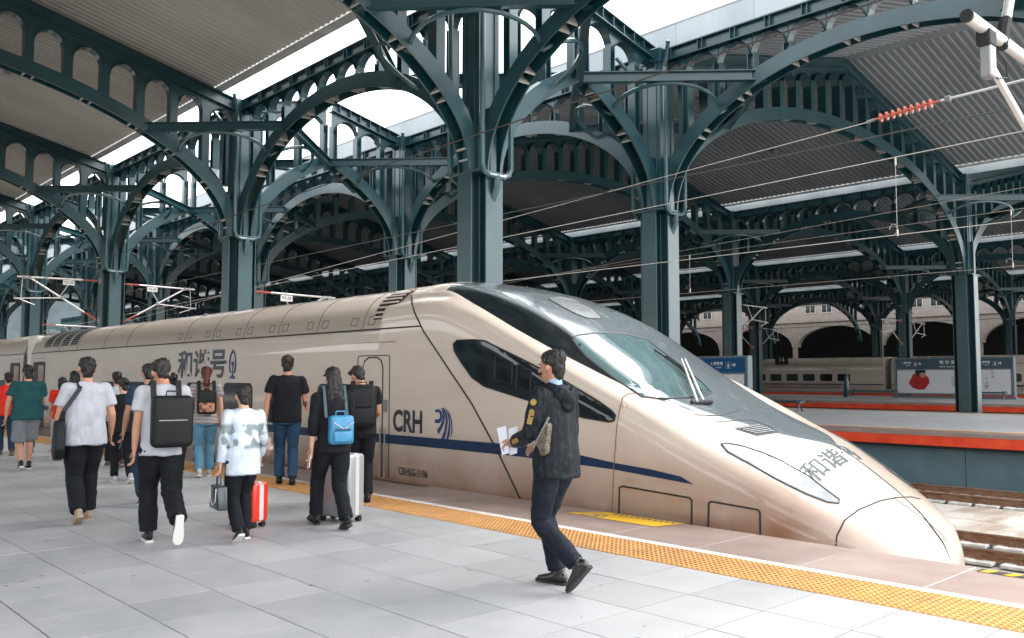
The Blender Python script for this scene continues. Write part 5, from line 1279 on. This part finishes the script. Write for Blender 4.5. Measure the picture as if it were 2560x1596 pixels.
pb_ = blob('plastic_bag', [([hnd+Vector((.06, -.02, -.03)), hnd+Vector((.09, -.02, -.15)), hnd+Vector((.1, .0, -.3)), hnd+Vector((.04, 0, -.36))], [(.02, .02), (.06, .05), (.1, .07), (.07, .04)], (1, 0, 0))], mat('pink_plastic', (.55, .3, .28), .25, alpha=.85, c2=(.6, .5, .48), scale=14), None, .012, 2, .03, (14, 14, 14))
tag(pb_, 'crumpled pink plastic bag held behind the green cooler bag', 'bag', 'bags and backpacks carried by the passengers')
# watch, phones, papers, clutch
P = PP['jeans']; a = P['arm']['l']; w_ = P['mw'] @ (a[2]-a[3]*.02); o = MB().tube([w_-Vector((0, 0, .012)), w_+Vector((0, 0, .012))], .036, 10).build('wristwatch', mat('watch_steel', (.6, .6, .58), .25, .8)); tag(o, 'steel wristwatch on the man in jeans', 'watch')
ph = MB().box(-.038, .038, -.005, .005, -.075, .075).mesh('phone', mat('phone_pink', (.75, .55, .52), .2), bevel=.004)
for k, hd_, l, mm_ in (('cap', 'l', 'pale pink phone in the hand of the woman with the cap', None), ('white1', 'l', 'silver phone in the hand of the heavy man', 'phone_silver'), ('hid', 'l', 'dark phone held beside the black backpack', 'phone_dark')):
    o = link('phone', ph if k == 'cap' else ph.copy(), None, PP[k]['hand'][hd_]+Vector((0, -.02, -.05)), (.2, .3, rd(PP[k]['head']))); tag(o, l, 'phone', 'phones held by the passengers')
    if mm_: o.data.materials[0] = mat(mm_, (.45, .5, .52) if 'silver' in mm_ else (.02, .03, .05), .2)
P = PP['main']; hnd = P['hand']['l']
pg = MB()
for k, (a_, b_) in enumerate(((-.03, 0), (.02, .05))):
    c = hnd+Vector((-.04+a_, -.02+k*.03, .02)); pg.add([c+Vector((-.0, 0, -.1)), c+Vector((.07, .01, -.08)), c+Vector((.03+b_, .01, .12)), c+Vector((-.06+b_, 0, .1)), c+Vector((-.0, .004, -.1)), c+Vector((.07, .014, -.08)), c+Vector((.03+b_, .014, .12)), c+Vector((-.06+b_, .004, .1))], [(0, 1, 2, 3), (7, 6, 5, 4)])
o = pg.build('paper_sheets', mat('paper', (.75, .78, .85), .8)); tag(o, 'folded white papers in the hand of the man in the hooded jacket', 'papers')
# zipped clutch under the arm of the man in the jacket
e = empty('clutch_bag', P['up']((-.05, .24, 1.1)), rz=rd(P['head']), label='small patterned clutch bag squeezed under the left arm', cat='bag', group='bags and backpacks carried by the passengers')
MB().prism([(-.1, .1), (-.08, .12), (.02, -.04), (-.03, -.12), (-.07, -.1)], 'y', -.02, .035).build('bag_body', mat('monogram_canvas', (.16, .125, .09), .6, c2=(.06, .045, .03), scale=70, mix=(.49, .51)), e, bevel=.008)
MB().tube([(-.11, .04, .155), (.03, .04, -.06)], .008, 5).build('zip', M['galv'], e)
# hood and gold sleeve lettering of the jacket
up_ = P['up']; mwi = P['mw'].inverted()
hood = blob('hood', [([mwi @ up_((-.02, -.1, 1.47)), mwi @ up_((-.1, -.08, 1.42)), mwi @ up_((-.14, 0, 1.36)), mwi @ up_((-.1, .08, 1.42)), mwi @ up_((-.02, .1, 1.47))], [(.045, .03), (.06, .04), (.075, .05), (.06, .04), (.045, .03)], (0, 0, 1)),
    ([mwi @ up_((-.08, 0, 1.45)), mwi @ up_((-.13, 0, 1.32))], [(.1, .04), (.07, .04)], (0, 1, 0))], C['jacket'], P['o'], .009, 2, .012, (12, 12, 12))
gold = mat('gold_print', (.3, .19, .04), .5)
S_, E_, W_, f, sg = P['arm']['l']
def sleeve_text(tx, size, t, rot=0, nm='sleeve_lettering'):
    cu = bpy.data.curves.new('t', 'FONT'); cu.body = tx; cu.size = size; cu.offset = .004; cu.extrude = .003; cu.resolution_u = 2
    o = bpy.data.objects.new('t', cu); COL.objects.link(o); bpy.context.view_layer.update(); me = bpy.data.meshes.new_from_object(o.evaluated_get(bpy.context.evaluated_depsgraph_get())); bpy.data.objects.remove(o); me.materials.clear(); me.materials.append(gold)
    c = (S_.lerp(E_, t) if t <= 1 else E_.lerp(W_, t-1)); d = ((E_-S_) if t <= 1 else (W_-E_)).normalized(); out = Vector((-.35, 1, 0)); out = (out-d*out.dot(d)).normalized(); x_ = d if t <= 1 else d; y_ = out.cross(x_)
    m3 = Matrix((x_, y_, out)).transposed().to_4x4(); p_ = c + out*.068 - y_*size*.3
    o = link(nm, me, P['o']); o.matrix_local = Matrix.Translation(p_) @ m3
sleeve_text('GUSS', .045, .4); sleeve_text('GUSS', .038, 1.3)
o = MB().lathe([(.024, -.003), (.024, .003)], 14, (0, 0, 0)).build('sleeve_badge', gold, P['o'])
c = S_.lerp(E_, .22); d = (E_-S_).normalized(); out = Vector((-.35, 1, 0)); out = (out-d*out.dot(d)).normalized(); o.matrix_local = Matrix.Translation(c+out*.069) @ out.to_track_quat('Z', 'Y').to_matrix().to_4x4()
# back print on the girl's shirt and small prints
# ---------------------------------------------------------------- suitcases
def suitcase(loc, rz, size, m, mrail, label, handle=.0):
    w_, d_, h_ = size; e = empty('suitcase', loc, rz=rz, label=label, cat='suitcase', group='hard-shell suitcases on the platform'); z0 = .055
    MB().box(-w_/2, w_/2, -d_/2, d_/2, z0, z0+h_).build('shell', m, e, smooth=True, bevel=.04, seg=4)
    fr = MB()
    for sx in (-1, 1): fr.box(-.03, .03, sx*(d_/2)-.004, sx*(d_/2)+.004, z0+.03, z0+h_-.03)
    MB().box(-.028, .028, -d_/2-.006, d_/2+.006, z0+.02, z0+h_-.02).build('centre_frame', mrail, e, bevel=.004)
    MB().box(-.028, .028, -d_/2+.02, d_/2-.02, z0-.004, z0+h_+.005).build('centre_frame', mrail, e, bevel=.004)
    for k in (-1, 1):
        for sd in (-1, 1):
            for q in (-.5, .5): MB().box(-w_/2-.006 if sd < 0 else w_/2-.002, -w_/2+.002 if sd < 0 else w_/2+.006, q*d_*.8-.008, q*d_*.8+.008, z0+.05, z0+h_-.05).build('rib', m, e) if k > 0 else None
    wh = MB().tube([(0, -.012, 0), (0, .012, 0)], .026, 12).mesh('wheel', M['black'])
    for sx in (-1, 1):
        for sy in (-1, 1):
            b_ = MB().box(-.022, .022, -.022, .022, .028, z0+.01).build('castor', M['black'], e, loc=(sx*(w_/2-.05), sy*(d_/2-.05), 0))
            for q in (-.016, .016): link('wheel', wh, b_, (0, q, .027))
    for k in (.32, .72): MB().box(-.05, .05, -d_/2-.014, -d_/2, z0+h_*k, z0+h_*k+.045).build('latch', M['galv'], e, bevel=.004)
    MB().tube([(-.06, 0, z0+h_), (-.05, 0, z0+h_+.025), (.05, 0, z0+h_+.025), (.06, 0, z0+h_)], .009, 6).build('carry_handle', M['black'], e, smooth=True)
    if handle: MB().tube([(w_/2-.06, -.07, z0+h_-.02), (w_/2-.06, -.07, z0+h_+handle), (w_/2-.06, .07, z0+h_+handle), (w_/2-.06, .07, z0+h_-.02)], .009, 6).build('pull_handle', M['galv'], e)
redm = mat('suitcase_red', (.8, .035, .012), .3, coat=.4); silm = mat('suitcase_silver', (.33, .35, .36), .35, .3, coat=.3)
suitcase((-8.53, 4.2, 0), rd(-72), (.22, .38, .4), redm, M['white_line'], 'small red hard-shell suitcase with white strip behind the boy')
suitcase((-8.17, 5.08, 0), rd(-72), (.27, .44, .66), silm, M['alu'], 'tall silver suitcase with aluminium frame beside the woman with cap')
PP['white2']
bake_all()
# ---------------------------------------------------------------- overhead line equipment
def text_mesh(tx, size, m, bold=0, name='lettering', align='CENTER', extrude=.002):
    cu = bpy.data.curves.new('t', 'FONT'); cu.body = tx; cu.size = size; cu.offset = bold; cu.extrude = extrude; cu.resolution_u = 2; cu.align_x = align; cu.align_y = 'CENTER'
    o = bpy.data.objects.new('t', cu); COL.objects.link(o); bpy.context.view_layer.update(); me = bpy.data.meshes.new_from_object(o.evaluated_get(bpy.context.evaluated_depsgraph_get())); bpy.data.objects.remove(o)
    me.materials.clear(); me.materials.append(m); me.name = name; return me
def insulator(p, q, parent, n=10, r=.05):
    p, q = Vector(p), Vector(q); L = (q-p).length; prof = [(.018, 0), (.018, L*.06)]
    for k in range(n):
        z = L*(.08+.84*k/n); d = L*.84/n; prof += [(.022, z), (r, z+d*.3), (r*.95, z+d*.42), (.022, z+d*.6)]
    prof += [(.018, L*.94), (.018, L)]
    me = MB().lathe(prof, 10).mesh('insulator', M['insul'], smooth=True)
    o = link('insulator', me, parent); o.matrix_local = Matrix.Translation(p) @ (q-p).to_track_quat('Z', 'Y').to_matrix().to_4x4(); return o
def cantilever(x, yc, sg, label, code=None, reach=3.6, zt=5.5, zb=3.9):
    e = empty('cantilever_bracket', (x, yc, zb), label=label, cat='cantilever', group='overhead line cantilevers on the columns')
    a = sg; f = MB().box(-.12, .12, a*.45-.03, a*.45+.06, zt-zb-.12, zt-zb+.12); f.box(-.12, .12, a*.45-.03, a*.45+.06, -.12, .12); f.build('wall_bracket', M['galv'], e)
    T0, T1, B0 = Vector((0, a*.55, zt-zb)), Vector((0, a*(reach), zt-zb-.04)), Vector((0, a*.55, 0))
    insulator(T0, T0+Vector((0, a*.62, 0)), e); d = (Vector((0, a*(reach-.45), zt-zb-.07))-B0).normalized(); insulator(B0, B0+d*.62, e)
    MB().tube([T0+Vector((0, a*.6, 0)), T1], .035, 8).build('top_tube', M['alu'], e, smooth=True)
    K = B0+d*.6; top = Vector((0, a*(reach-.45), zt-zb-.05)); MB().tube([K, top], .035, 8).build('diagonal_tube', M['alu'], e, smooth=True)
    m1 = K.lerp(top, .42); MB().tube([m1, m1+Vector((0, a*1.75, -.12))], .026, 8).build('registration_tube', M['alu'], e, smooth=True)
    MB().tube([m1+Vector((0, a*.1, 0)), Vector((0, a*1.55, zt-zb))], .02, 6).build('stay_tube', M['alu'], e, smooth=True)
    MB().tube([T1-Vector((0, a*.2, 0)), m1+Vector((0, a*1.5, -.1))], .014, 5).build('drop_tube', M['alu'], e, smooth=True)
    MB().tube([m1+Vector((0, a*1.6, -.12)), m1+Vector((0, a*1.0, -.34))], .018, 5).build('steady_arm', M['alu'], e, smooth=True)
    cl = MB()
    for p in (T1-Vector((0, a*.25, 0)), top, m1): cl.box(-.05, .05, p.y-.06, p.y+.06, p.z-.06, p.z+.06)
    cl.build('clamp', M['galv'], e, bevel=.01)['kind'] = 'stuff'
    if code:
        b = MB().box(-.005, .005, -.22, .22, -.1, .1).build('number_plate', M['white_line'], e, loc=(.05, a*1.7, zt-zb-.16))
        t = link('lettering', text_mesh(code, .15, BK), b, (.008, 0, 0), (rd(90), 0, rd(90)))
for k, sg, code, zt_, zb_, l in ((2, -1, 'Y5-05', 5.55, 3.9, 'white cantilever with red insulators left of the third column behind the train'), (2, 1, 'Y6-05', 5.5, 3.88, 'white cantilever with red insulators right of the third column behind the train'),
                            (1, 1, 'Y7-05', 4.32, 2.8, 'short visible cantilever right of the second column, just above the train roof'), (3, 1, None, 4.28, 2.7, 'small distant cantilever above the louvres of the train roof')):
    cantilever(XK(k), YA, sg, l, code, zt=zt_, zb=zb_)
for k in (1, 2, 3):
    for y, sg in ((YCs[0], 1), (YCs[1], 1), (YCs[1], -1)):
        cantilever(XK(k), y, sg, 'distant cantilever, %s column from right, %s side, row beyond %s platform' % (ORD[k], 'far' if sg > 0 else 'near', 'second' if y == YCs[0] else 'third'))
# near one, cut off by the top right corner
e = empty('cantilever_bracket', (-2.76, 12.2, 3.9), label='thick white cantilever tube with dark clamp at the top right corner', cat='cantilever', group='overhead line cantilevers on the columns')
o0 = Vector((-2.76, 12.2, 3.9)); T = lambda *p: Vector(p)-o0
MB().tube([T(-2.76, 7.95, 4.66), T(-2.76, 12.2, 4.66)], .055, 14).build('top_tube', M['alu'], e, smooth=True)
MB().tube([T(-2.76, 7.93, 4.66), T(-2.76, 7.965, 4.66)], .057, 14).build('end_cap', BK, e)
MB().tube([T(-2.76, 8.87, 4.76), T(-2.76, 9.6, 6.2)], .045, 12).build('stay_tube', M['alu'], e, smooth=True)
MB().beam(T(-2.76, 8.46, 4.36), T(-2.76, 10.2, 3.6), .05, .06).build('strut', M['alu'], e, bevel=.008)
cb_ = MB().box(-.06, .06, -.09, .09, -.12, .03).build('clamp', M['dark'], e, loc=T(-2.76, 8.4, 4.62), bevel=.012)
MB().box(-.05, .05, -.07, .07, -.16, .16).build('clamp_block', M['galv'], e, loc=T(-2.76, 8.42, 4.38), bevel=.012)
MB().tube([T(-2.76, 8.78, 4.6), T(-2.76, 8.87, 4.8), T(-2.76, 8.93, 4.9)], .06, 8).build('swivel', M['dark'], e, smooth=True)
MB().tube([T(-2.72, 8.5, 4.5), T(-2.7, 8.7, 4.42), T(-2.72, 8.78, 4.3), T(-2.74, 8.6, 4.25), T(-2.76, 8.5, 4.3)], .008, 6).build('earth_wire', BK, e, smooth=True)
# wires
def wire(label, p, q, r, m, ext=(0, 0), ins=None, cat='overhead wire'):
    p, q = Vector(p), Vector(q); d = (q-p).normalized(); a = p-d*ext[0]; b = q+d*ext[1]
    n = 24; pts = [a.lerp(b, i/n) for i in range(n+1)]
    o = MB().tube([v-a for v in pts], r, 5).build('overhead_wire', m, None, smooth=True, loc=a); tag(o, label, cat, 'overhead wires above the tracks'); return o
def W3(u, v, y): return on_y(u, v, y)
wire('dark upper cable crossing in front of the near columns', W3(867,445,9.35), W3(2194,4,9.35), .012, M['wire_dark'], (50, 8))
w1 = wire('pale cable ending in the large pink insulator at upper right', W3(1660,443,16), W3(2170,306,16), .008, M['wire'], (40, 0))
pin0, pin1 = W3(2185, 300, 16), W3(2352, 252, 16)
e_ = empty('tension_insulator', pin0, label='pink ribbed insulator strung in the pale cable at upper right', cat='insulator')
insulator((0, 0, 0), pin1-pin0, e_, 9, .085); dd_ = (W3(2560,200,16)-pin1)
MB().tube([pin1-pin0, W3(2560,200,16)+dd_*1.5-pin0], .022, 6).build('tension_rod', M['alu'], e_, smooth=True)
MB().box(-.05, .05, -.03, .03, -.05, .05).build('clevis', M['galv'], e_, loc=pin1-pin0+dd_.normalized()*.12, bevel=.01); MB().tube([W3(2168,306,16)-pin0, Vector((0, 0, 0))], .03, 8).build('clevis', M['galv'], e_)
wire('thin dark cable just under the pink insulator', W3(1660,452,16), W3(2560,265,16), .011, M['wire_dark'], (40, 4))
a3 = wire('bright carrier wire of the middle track with two droppers', W3(1660,512,16), W3(2560,328,16), .009, M['wire'], (50, 4))
wire('pale feeder wire of the far track with end clamp at right', W3(2068,560,22.6), W3(2560,469,22.6), .009, M['wire'], (50, 5))
wire('carrier wire of the track beside the second platform', W3(2100,585.5,22.6), W3(2560,521,22.6), .008, M['wire'], (60, 5))
wire('contact wire of the middle track', W3(2100,604.6,16), W3(2560,550.6,16), .008, M['wire'], (70, 4))
wire('contact wire of the track beside the second platform', W3(2100,702,22.6), W3(2560,664,22.6), .008, M['wire'], (80, 5))
wire('thin carrier wire of the track in front of the third platform', (-90, 43.8, 5.6), (4, 43.8, 5.6), .014, M['wire_dark']); wire('thin contact wire of the track in front of the third platform', (-90, 43.8, 4.2), (4, 43.8, 4.2), .014, M['wire_dark'])
for (u0, v0, u1, v1, y, l) in ((2238, 397, 2241, 588, 16, 'left wire dropper with loop, in front of the dark truss'), (2527, 526, 2530, 668, 22.6, 'right wire dropper with loop, near the right border'), (1724, 640, 1726, 730, 22.6, 'short wire dropper right of the pale middle column')):
    a, b = W3(u0, v0, y), W3(u1, v1, y); b.x = a.x; o = MB().tube([Vector((0, 0, 0)), b-a], .006, 5); lp = [(b-a)+Vector((-.07+.07*math.cos(rd(t))-.0, 0, .11+.1*math.sin(rd(t)))) for t in range(-90, 200, 30)]
    o.tube(lp, .006, 5); o.tube([Vector((0, 0, .02)), Vector((0, 0, -.12))], .018, 6); o.tube([(b-a)+Vector((0, 0, -.02)), (b-a)+Vector((0, 0, .1))], .018, 6)
    o = o.build('wire_dropper', M['wire'], None, loc=a); tag(o, l, 'wire dropper', 'wire droppers')
# ---------------------------------------------------------------- station signs, benches, bollard on the far platforms
pict = mat('sign_white', (.75, .77, .8), .5); sblue = mat('sign_blue', (.006, .08, .2), .5, spec=.2); sgrey = mat('sign_grey', (.12, .16, .18), .4); pwhite = mat('poster_white', (.62, .63, .67), .4)
sdark = mat('sign_dark_blue', (.018, .055, .085), .35, coat=.3)
def arrow_mb(x, z, s): return MB().add([(x-.9*s, 0, z-.16*s), (x+.1*s, 0, z-.16*s), (x+.1*s, 0, z+.16*s), (x-.9*s, 0, z+.16*s)], [(0, 1, 2, 3)]).add([(x-.25*s, 0, z-.62*s), (x+.05*s, 0, z-.62*s), (x+.65*s, 0, z), (x+.05*s, 0, z+.62*s), (x-.25*s, 0, z+.62*s), (x+.25*s, 0, z)], [(0, 1, 2, 5), (5, 2, 3, 4)])
def man_mb(x, z, s):
    b = MB().lathe([(.001, -.1*s), (.1*s, 0), (.001, .1*s)], 8, (x, 0, z+.52*s)); b.add([(x-.2*s, 0, z-.6*s), (x-.08*s, 0, z-.6*s), (x, 0, z-.1*s), (x+.08*s, 0, z-.6*s), (x+.2*s, 0, z-.6*s), (x+.16*s, 0, z+.36*s), (x-.16*s, 0, z+.36*s)], [(0, 1, 2, 6), (2, 3, 4, 5), (2, 5, 6)]); return b
def txt(tx, size, m, x, z, y, e, bold=0): return link('lettering', text_mesh(tx, size, m, bold), e, (x, y, z), (rd(90), 0, 0))
def station_sign(x0, x1, y, z, ztop, label, blue, poster):
    e = empty('station_sign', ((x0+x1)/2, y, z), label=label, cat='station sign', group='station name signs on the platforms'); L = x1-x0; h = L/2; H = ztop-z; d = .35
    fr = MB().box(-h, -h+.12, -d/2, d/2, .12, H).build('frame_post', sgrey, e, bevel=.01); MB().box(h-.12, h, -d/2, d/2, .12, H).build('frame_post', sgrey, e, bevel=.01)
    MB().box(-h+.12, h-.12, -d/2, d/2, H-.08, H).build('frame_top', sgrey, e); MB().box(-h+.12, h-.12, -d/2, d/2, .2, .3).build('frame_bottom', sgrey, e)
    MB().box(-h-.1, h+.1, -d/2-.1, d/2+.1, 0, .12).build('plinth', sgrey, e, bevel=.01)
    for q in (-.35, 0, .35): MB().box(L*q-.04, L*q+.04, -.05, .05, .12, .2).build('foot', sgrey, e)
    bz = H-.08-.62; b = MB().box(-h+.12, h-.12, -d/2+.02, d/2-.02, bz, H-.08).build('name_panel', blue, e); MB().box(-h+.12, h-.12, -d/2, d/2, bz-.07, bz).build('frame_rail', sgrey, e)
    p = MB().box(-h+.2, h-.2, -d/2+.02, d/2-.02, .3, bz-.07).build('poster_panel', poster, e); yf = -d/2+.014
    txt('哈 尔 滨 站', .26, pict, -.05, bz+.38, yf, e, .004); txt('Harbin Railway Station', .15, pict, .0, bz+.13, yf, e)
    for q in (-1, 1):
        cx = q*(h*.66)-.1
        txt('便捷换乘', .15, pict, cx-.28, bz+.37, yf, e, .003); txt('Transfer', .09, pict, cx-.2, bz+.22, yf, e)
        o = MB().box(cx+.16, cx+.4, -.001, .001, bz+.17, bz+.175).box(cx+.16, cx+.4, -.001, .001, bz+.425, bz+.43).box(cx+.16, cx+.165, -.001, .001, bz+.17, bz+.43).box(cx+.395, cx+.4, -.001, .001, bz+.17, bz+.43); o.build('pictogram_box', pict, e, loc=(0, yf, 0))
        man_mb(cx+.28, bz+.3, .18).build('pictogram', pict, e, loc=(0, yf, 0)); arrow_mb(cx+.56, bz+.32, .13).build('arrow', pict, e, loc=(0, yf, 0))
    return e, yf, bz, h
e, yf, bz, h = station_sign(-26.3, -19.75, 31.6, .05, 2.40, 'blue station name sign above a white poster, right behind the train nose', sblue, pwhite)
tx_ = mat('poster_ink', (.12, .13, .14), .6); tr_ = mat('poster_red_ink', (.3, .03, .03), .6)
for k, ch_ in enumerate('我的'): txt(ch_, .12, tx_, h-1.55, bz-.45-.17*k, yf, e)
for k, ch_ in enumerate('梦中国梦'): txt(ch_, .16, tr_ if ch_ == '梦' else tx_, h-1.55-.0*k, bz-.8-.19*k, yf, e)
e, yf, bz, h = station_sign(-24.75, -17.7, 56.6, .2, 2.72, 'dark blue station name sign over a poster of a figure in red, third platform', sdark, pwhite)
# poster: a plain figure in a padded red coat
rdp = mat('poster_red', (.45, .012, .015), .5, c2=(.3, .01, .012), scale=6); 
f_ = MB(); f_.add([(-2.6, 0, .95), (-2.35, 0, .62), (-1.95, 0, .5), (-1.6, 0, .55), (-1.3, 0, .95), (-1.35, 0, 1.25), (-1.6, 0, 1.5), (-2.3, 0, 1.5), (-2.45, 0, 1.2)], [tuple(range(9))]); f_.build('poster_coat', rdp, e, loc=(0, yf, 0))
MB().lathe([(.001, -.3), (.26, -.18), (.33, .02), (.26, .2), (.001, .28)], 10, (-1.85, 0, 1.62)).build('poster_hair', BK, e, loc=(0, yf-.008, 0), sc=(1, .02, 1)); MB().lathe([(.001, -.22), (.17, -.12), (.2, .0), (.14, .1), (.001, .12)], 10, (-1.72, 0, 1.46)).build('poster_face', SK['a'], e, loc=(0, yf-.016, 0), sc=(1, .02, 1))
for k in range(9): MB().add([(.0, 0, 1.35-.07*k), (.1, 0, 1.35-.07*k), (.9-.06*abs(k-3), 0, 1.35-.07*k), (.9-.06*abs(k-3), 0, 1.325-.07*k), (0, 0, 1.325-.07*k)], [(0, 1, 2, 3, 4)]).build('text_line', mat('text_grey', (.3, .31, .33), .6) if 'text_grey' not in bpy.data.materials else bpy.data.materials['text_grey'], e, loc=(0, yf, 0))
for k, ch_ in enumerate('我的梦'): txt(ch_, .15, tr_ if k == 2 else tx_, 2.35, 1.75-.22*k, yf, e)
for k, ch_ in enumerate('中国梦'): txt(ch_, .17 if k < 2 else .3, tr_ if k == 2 else tx_, 2.0, 1.2-.26*k, yf, e)
p_ = on_z(2545, 976, .38); e, yf, bz, h = station_sign(p_.x-.6, p_.x+5.4, p_.y, .38, 3.2, 'station sign with a green illuminated park poster at the right border', sdark, mat('poster_green', (.12, .4, .1), .4, c2=(.5, .7, .62), scale=1.6, emit=((.2, .5, .2), .15)))
def bench(x0, x1, y, z, label):
    e = empty('platform_bench', ((x0+x1)/2, y, z), label=label, cat='bench', group='slatted benches on the far platforms'); h = (x1-x0)/2
    for k in range(4): MB().box(-h, h, -.2+.11*k, -.12+.11*k, .42, .46).build('slat', M['steel'], e, bevel=.005)
    MB().box(-h, h, -.24, .24, .37, .415).build('seat_rail', M['steel'], e)
    for s_ in (-1, 1):
        l = MB()
        for q in (-1, 1): l.tube([(0, q*.05, .38), (0, q*.07, .25), (0, q*.14, .1), (0, q*.22, 0)], .03, 6); 
        l.tube([(0, -.26, .5), (0, -.2, .4), (0, .2, .4), (0, .26, .5)], .03, 6); l.box(-.03, .03, -.27, -.2, .44, .52); l.box(-.03, .03, .2, .27, .44, .52)
        link('bench_leg', l.mesh('bench_leg', M['steel'], smooth=True), e, (s_*(h-.12), 0, 0))
bench(-23.4, -18.9, 34.2, .05, 'dark green bench with curved iron legs on the second platform beside the train nose')
p0, p1 = on_z(2140, 993, .2), on_z(2225, 995, .2); bench(p0.x-.2, p1.x+.3, (p0.y+p1.y)/2, .2, 'dark bench left of the red coat poster on the third platform')
p0, p1 = on_z(2400, 999, .2), on_z(2508, 1001, .2); bench(p0.x, p1.x+.2, p1.y, .2, 'dark bench in front of the white shirt man on the third platform')
p1 = on_z(2545, 979, .38); bench(p1.x-4.6, p1.x+.4, p1.y, .38, 'dark bench with the seated person on the fourth platform')
p = on_z(2117, 993, .2); e = empty('bollard', p, label='dark green tapered bollard on the third platform', cat='bollard'); MB().lathe([(.24, 0), (.24, .06), (.19, .12), (.12, 1.25), (.15, 1.28), (.15, 1.34), (.1, 1.36), (.13, 1.42), (.12, 1.52), (.04, 1.58)], 14).build('post', M['steel'], e, smooth=True)
for x_ in (-46.5,):
    s_ = empty('track_number_sign', (x_+.0, 80.2, 3.2), label='hanging black sign with white %s between far columns' % ('14' if x_ > -48 else '13'), cat='number sign'); MB().box(-.7, .7, -.05, .05, -.45, .45).build('panel', M['dark'], s_); txt('14' if x_ > -48 else '13', .75, pict, 0, 0, -.06, s_); MB().box(-.02, .02, -.02, .02, .45, 3.5).build('hanger', M['dark'], s_)
p = on_x(2128, 290, X1-.3); e = empty('security_camera', p, label='small white camera box under the dark truss right of centre', cat='camera'); MB().box(-.14, .14, -.09, .09, -.08, .08).build('housing', M['alu'], e, bevel=.015); MB().box(.14, .16, -.06, .06, -.05, .05).build('lens', BK, e); MB().box(-.02, .02, -.02, .02, .08, .35).build('mount', M['galv'], e)
# unseen roof added behind the camera, to cut side light and darken reflections
roof('station_roof', YA-SPAN-28.4, YA-SPAN-6.5, YA-SPAN-6.5-SPAN/2, YA-SPAN-27.4, YA-SPAN-6.6, -98, 12, 'next corrugated roof behind the viewer, over the first platform', None)
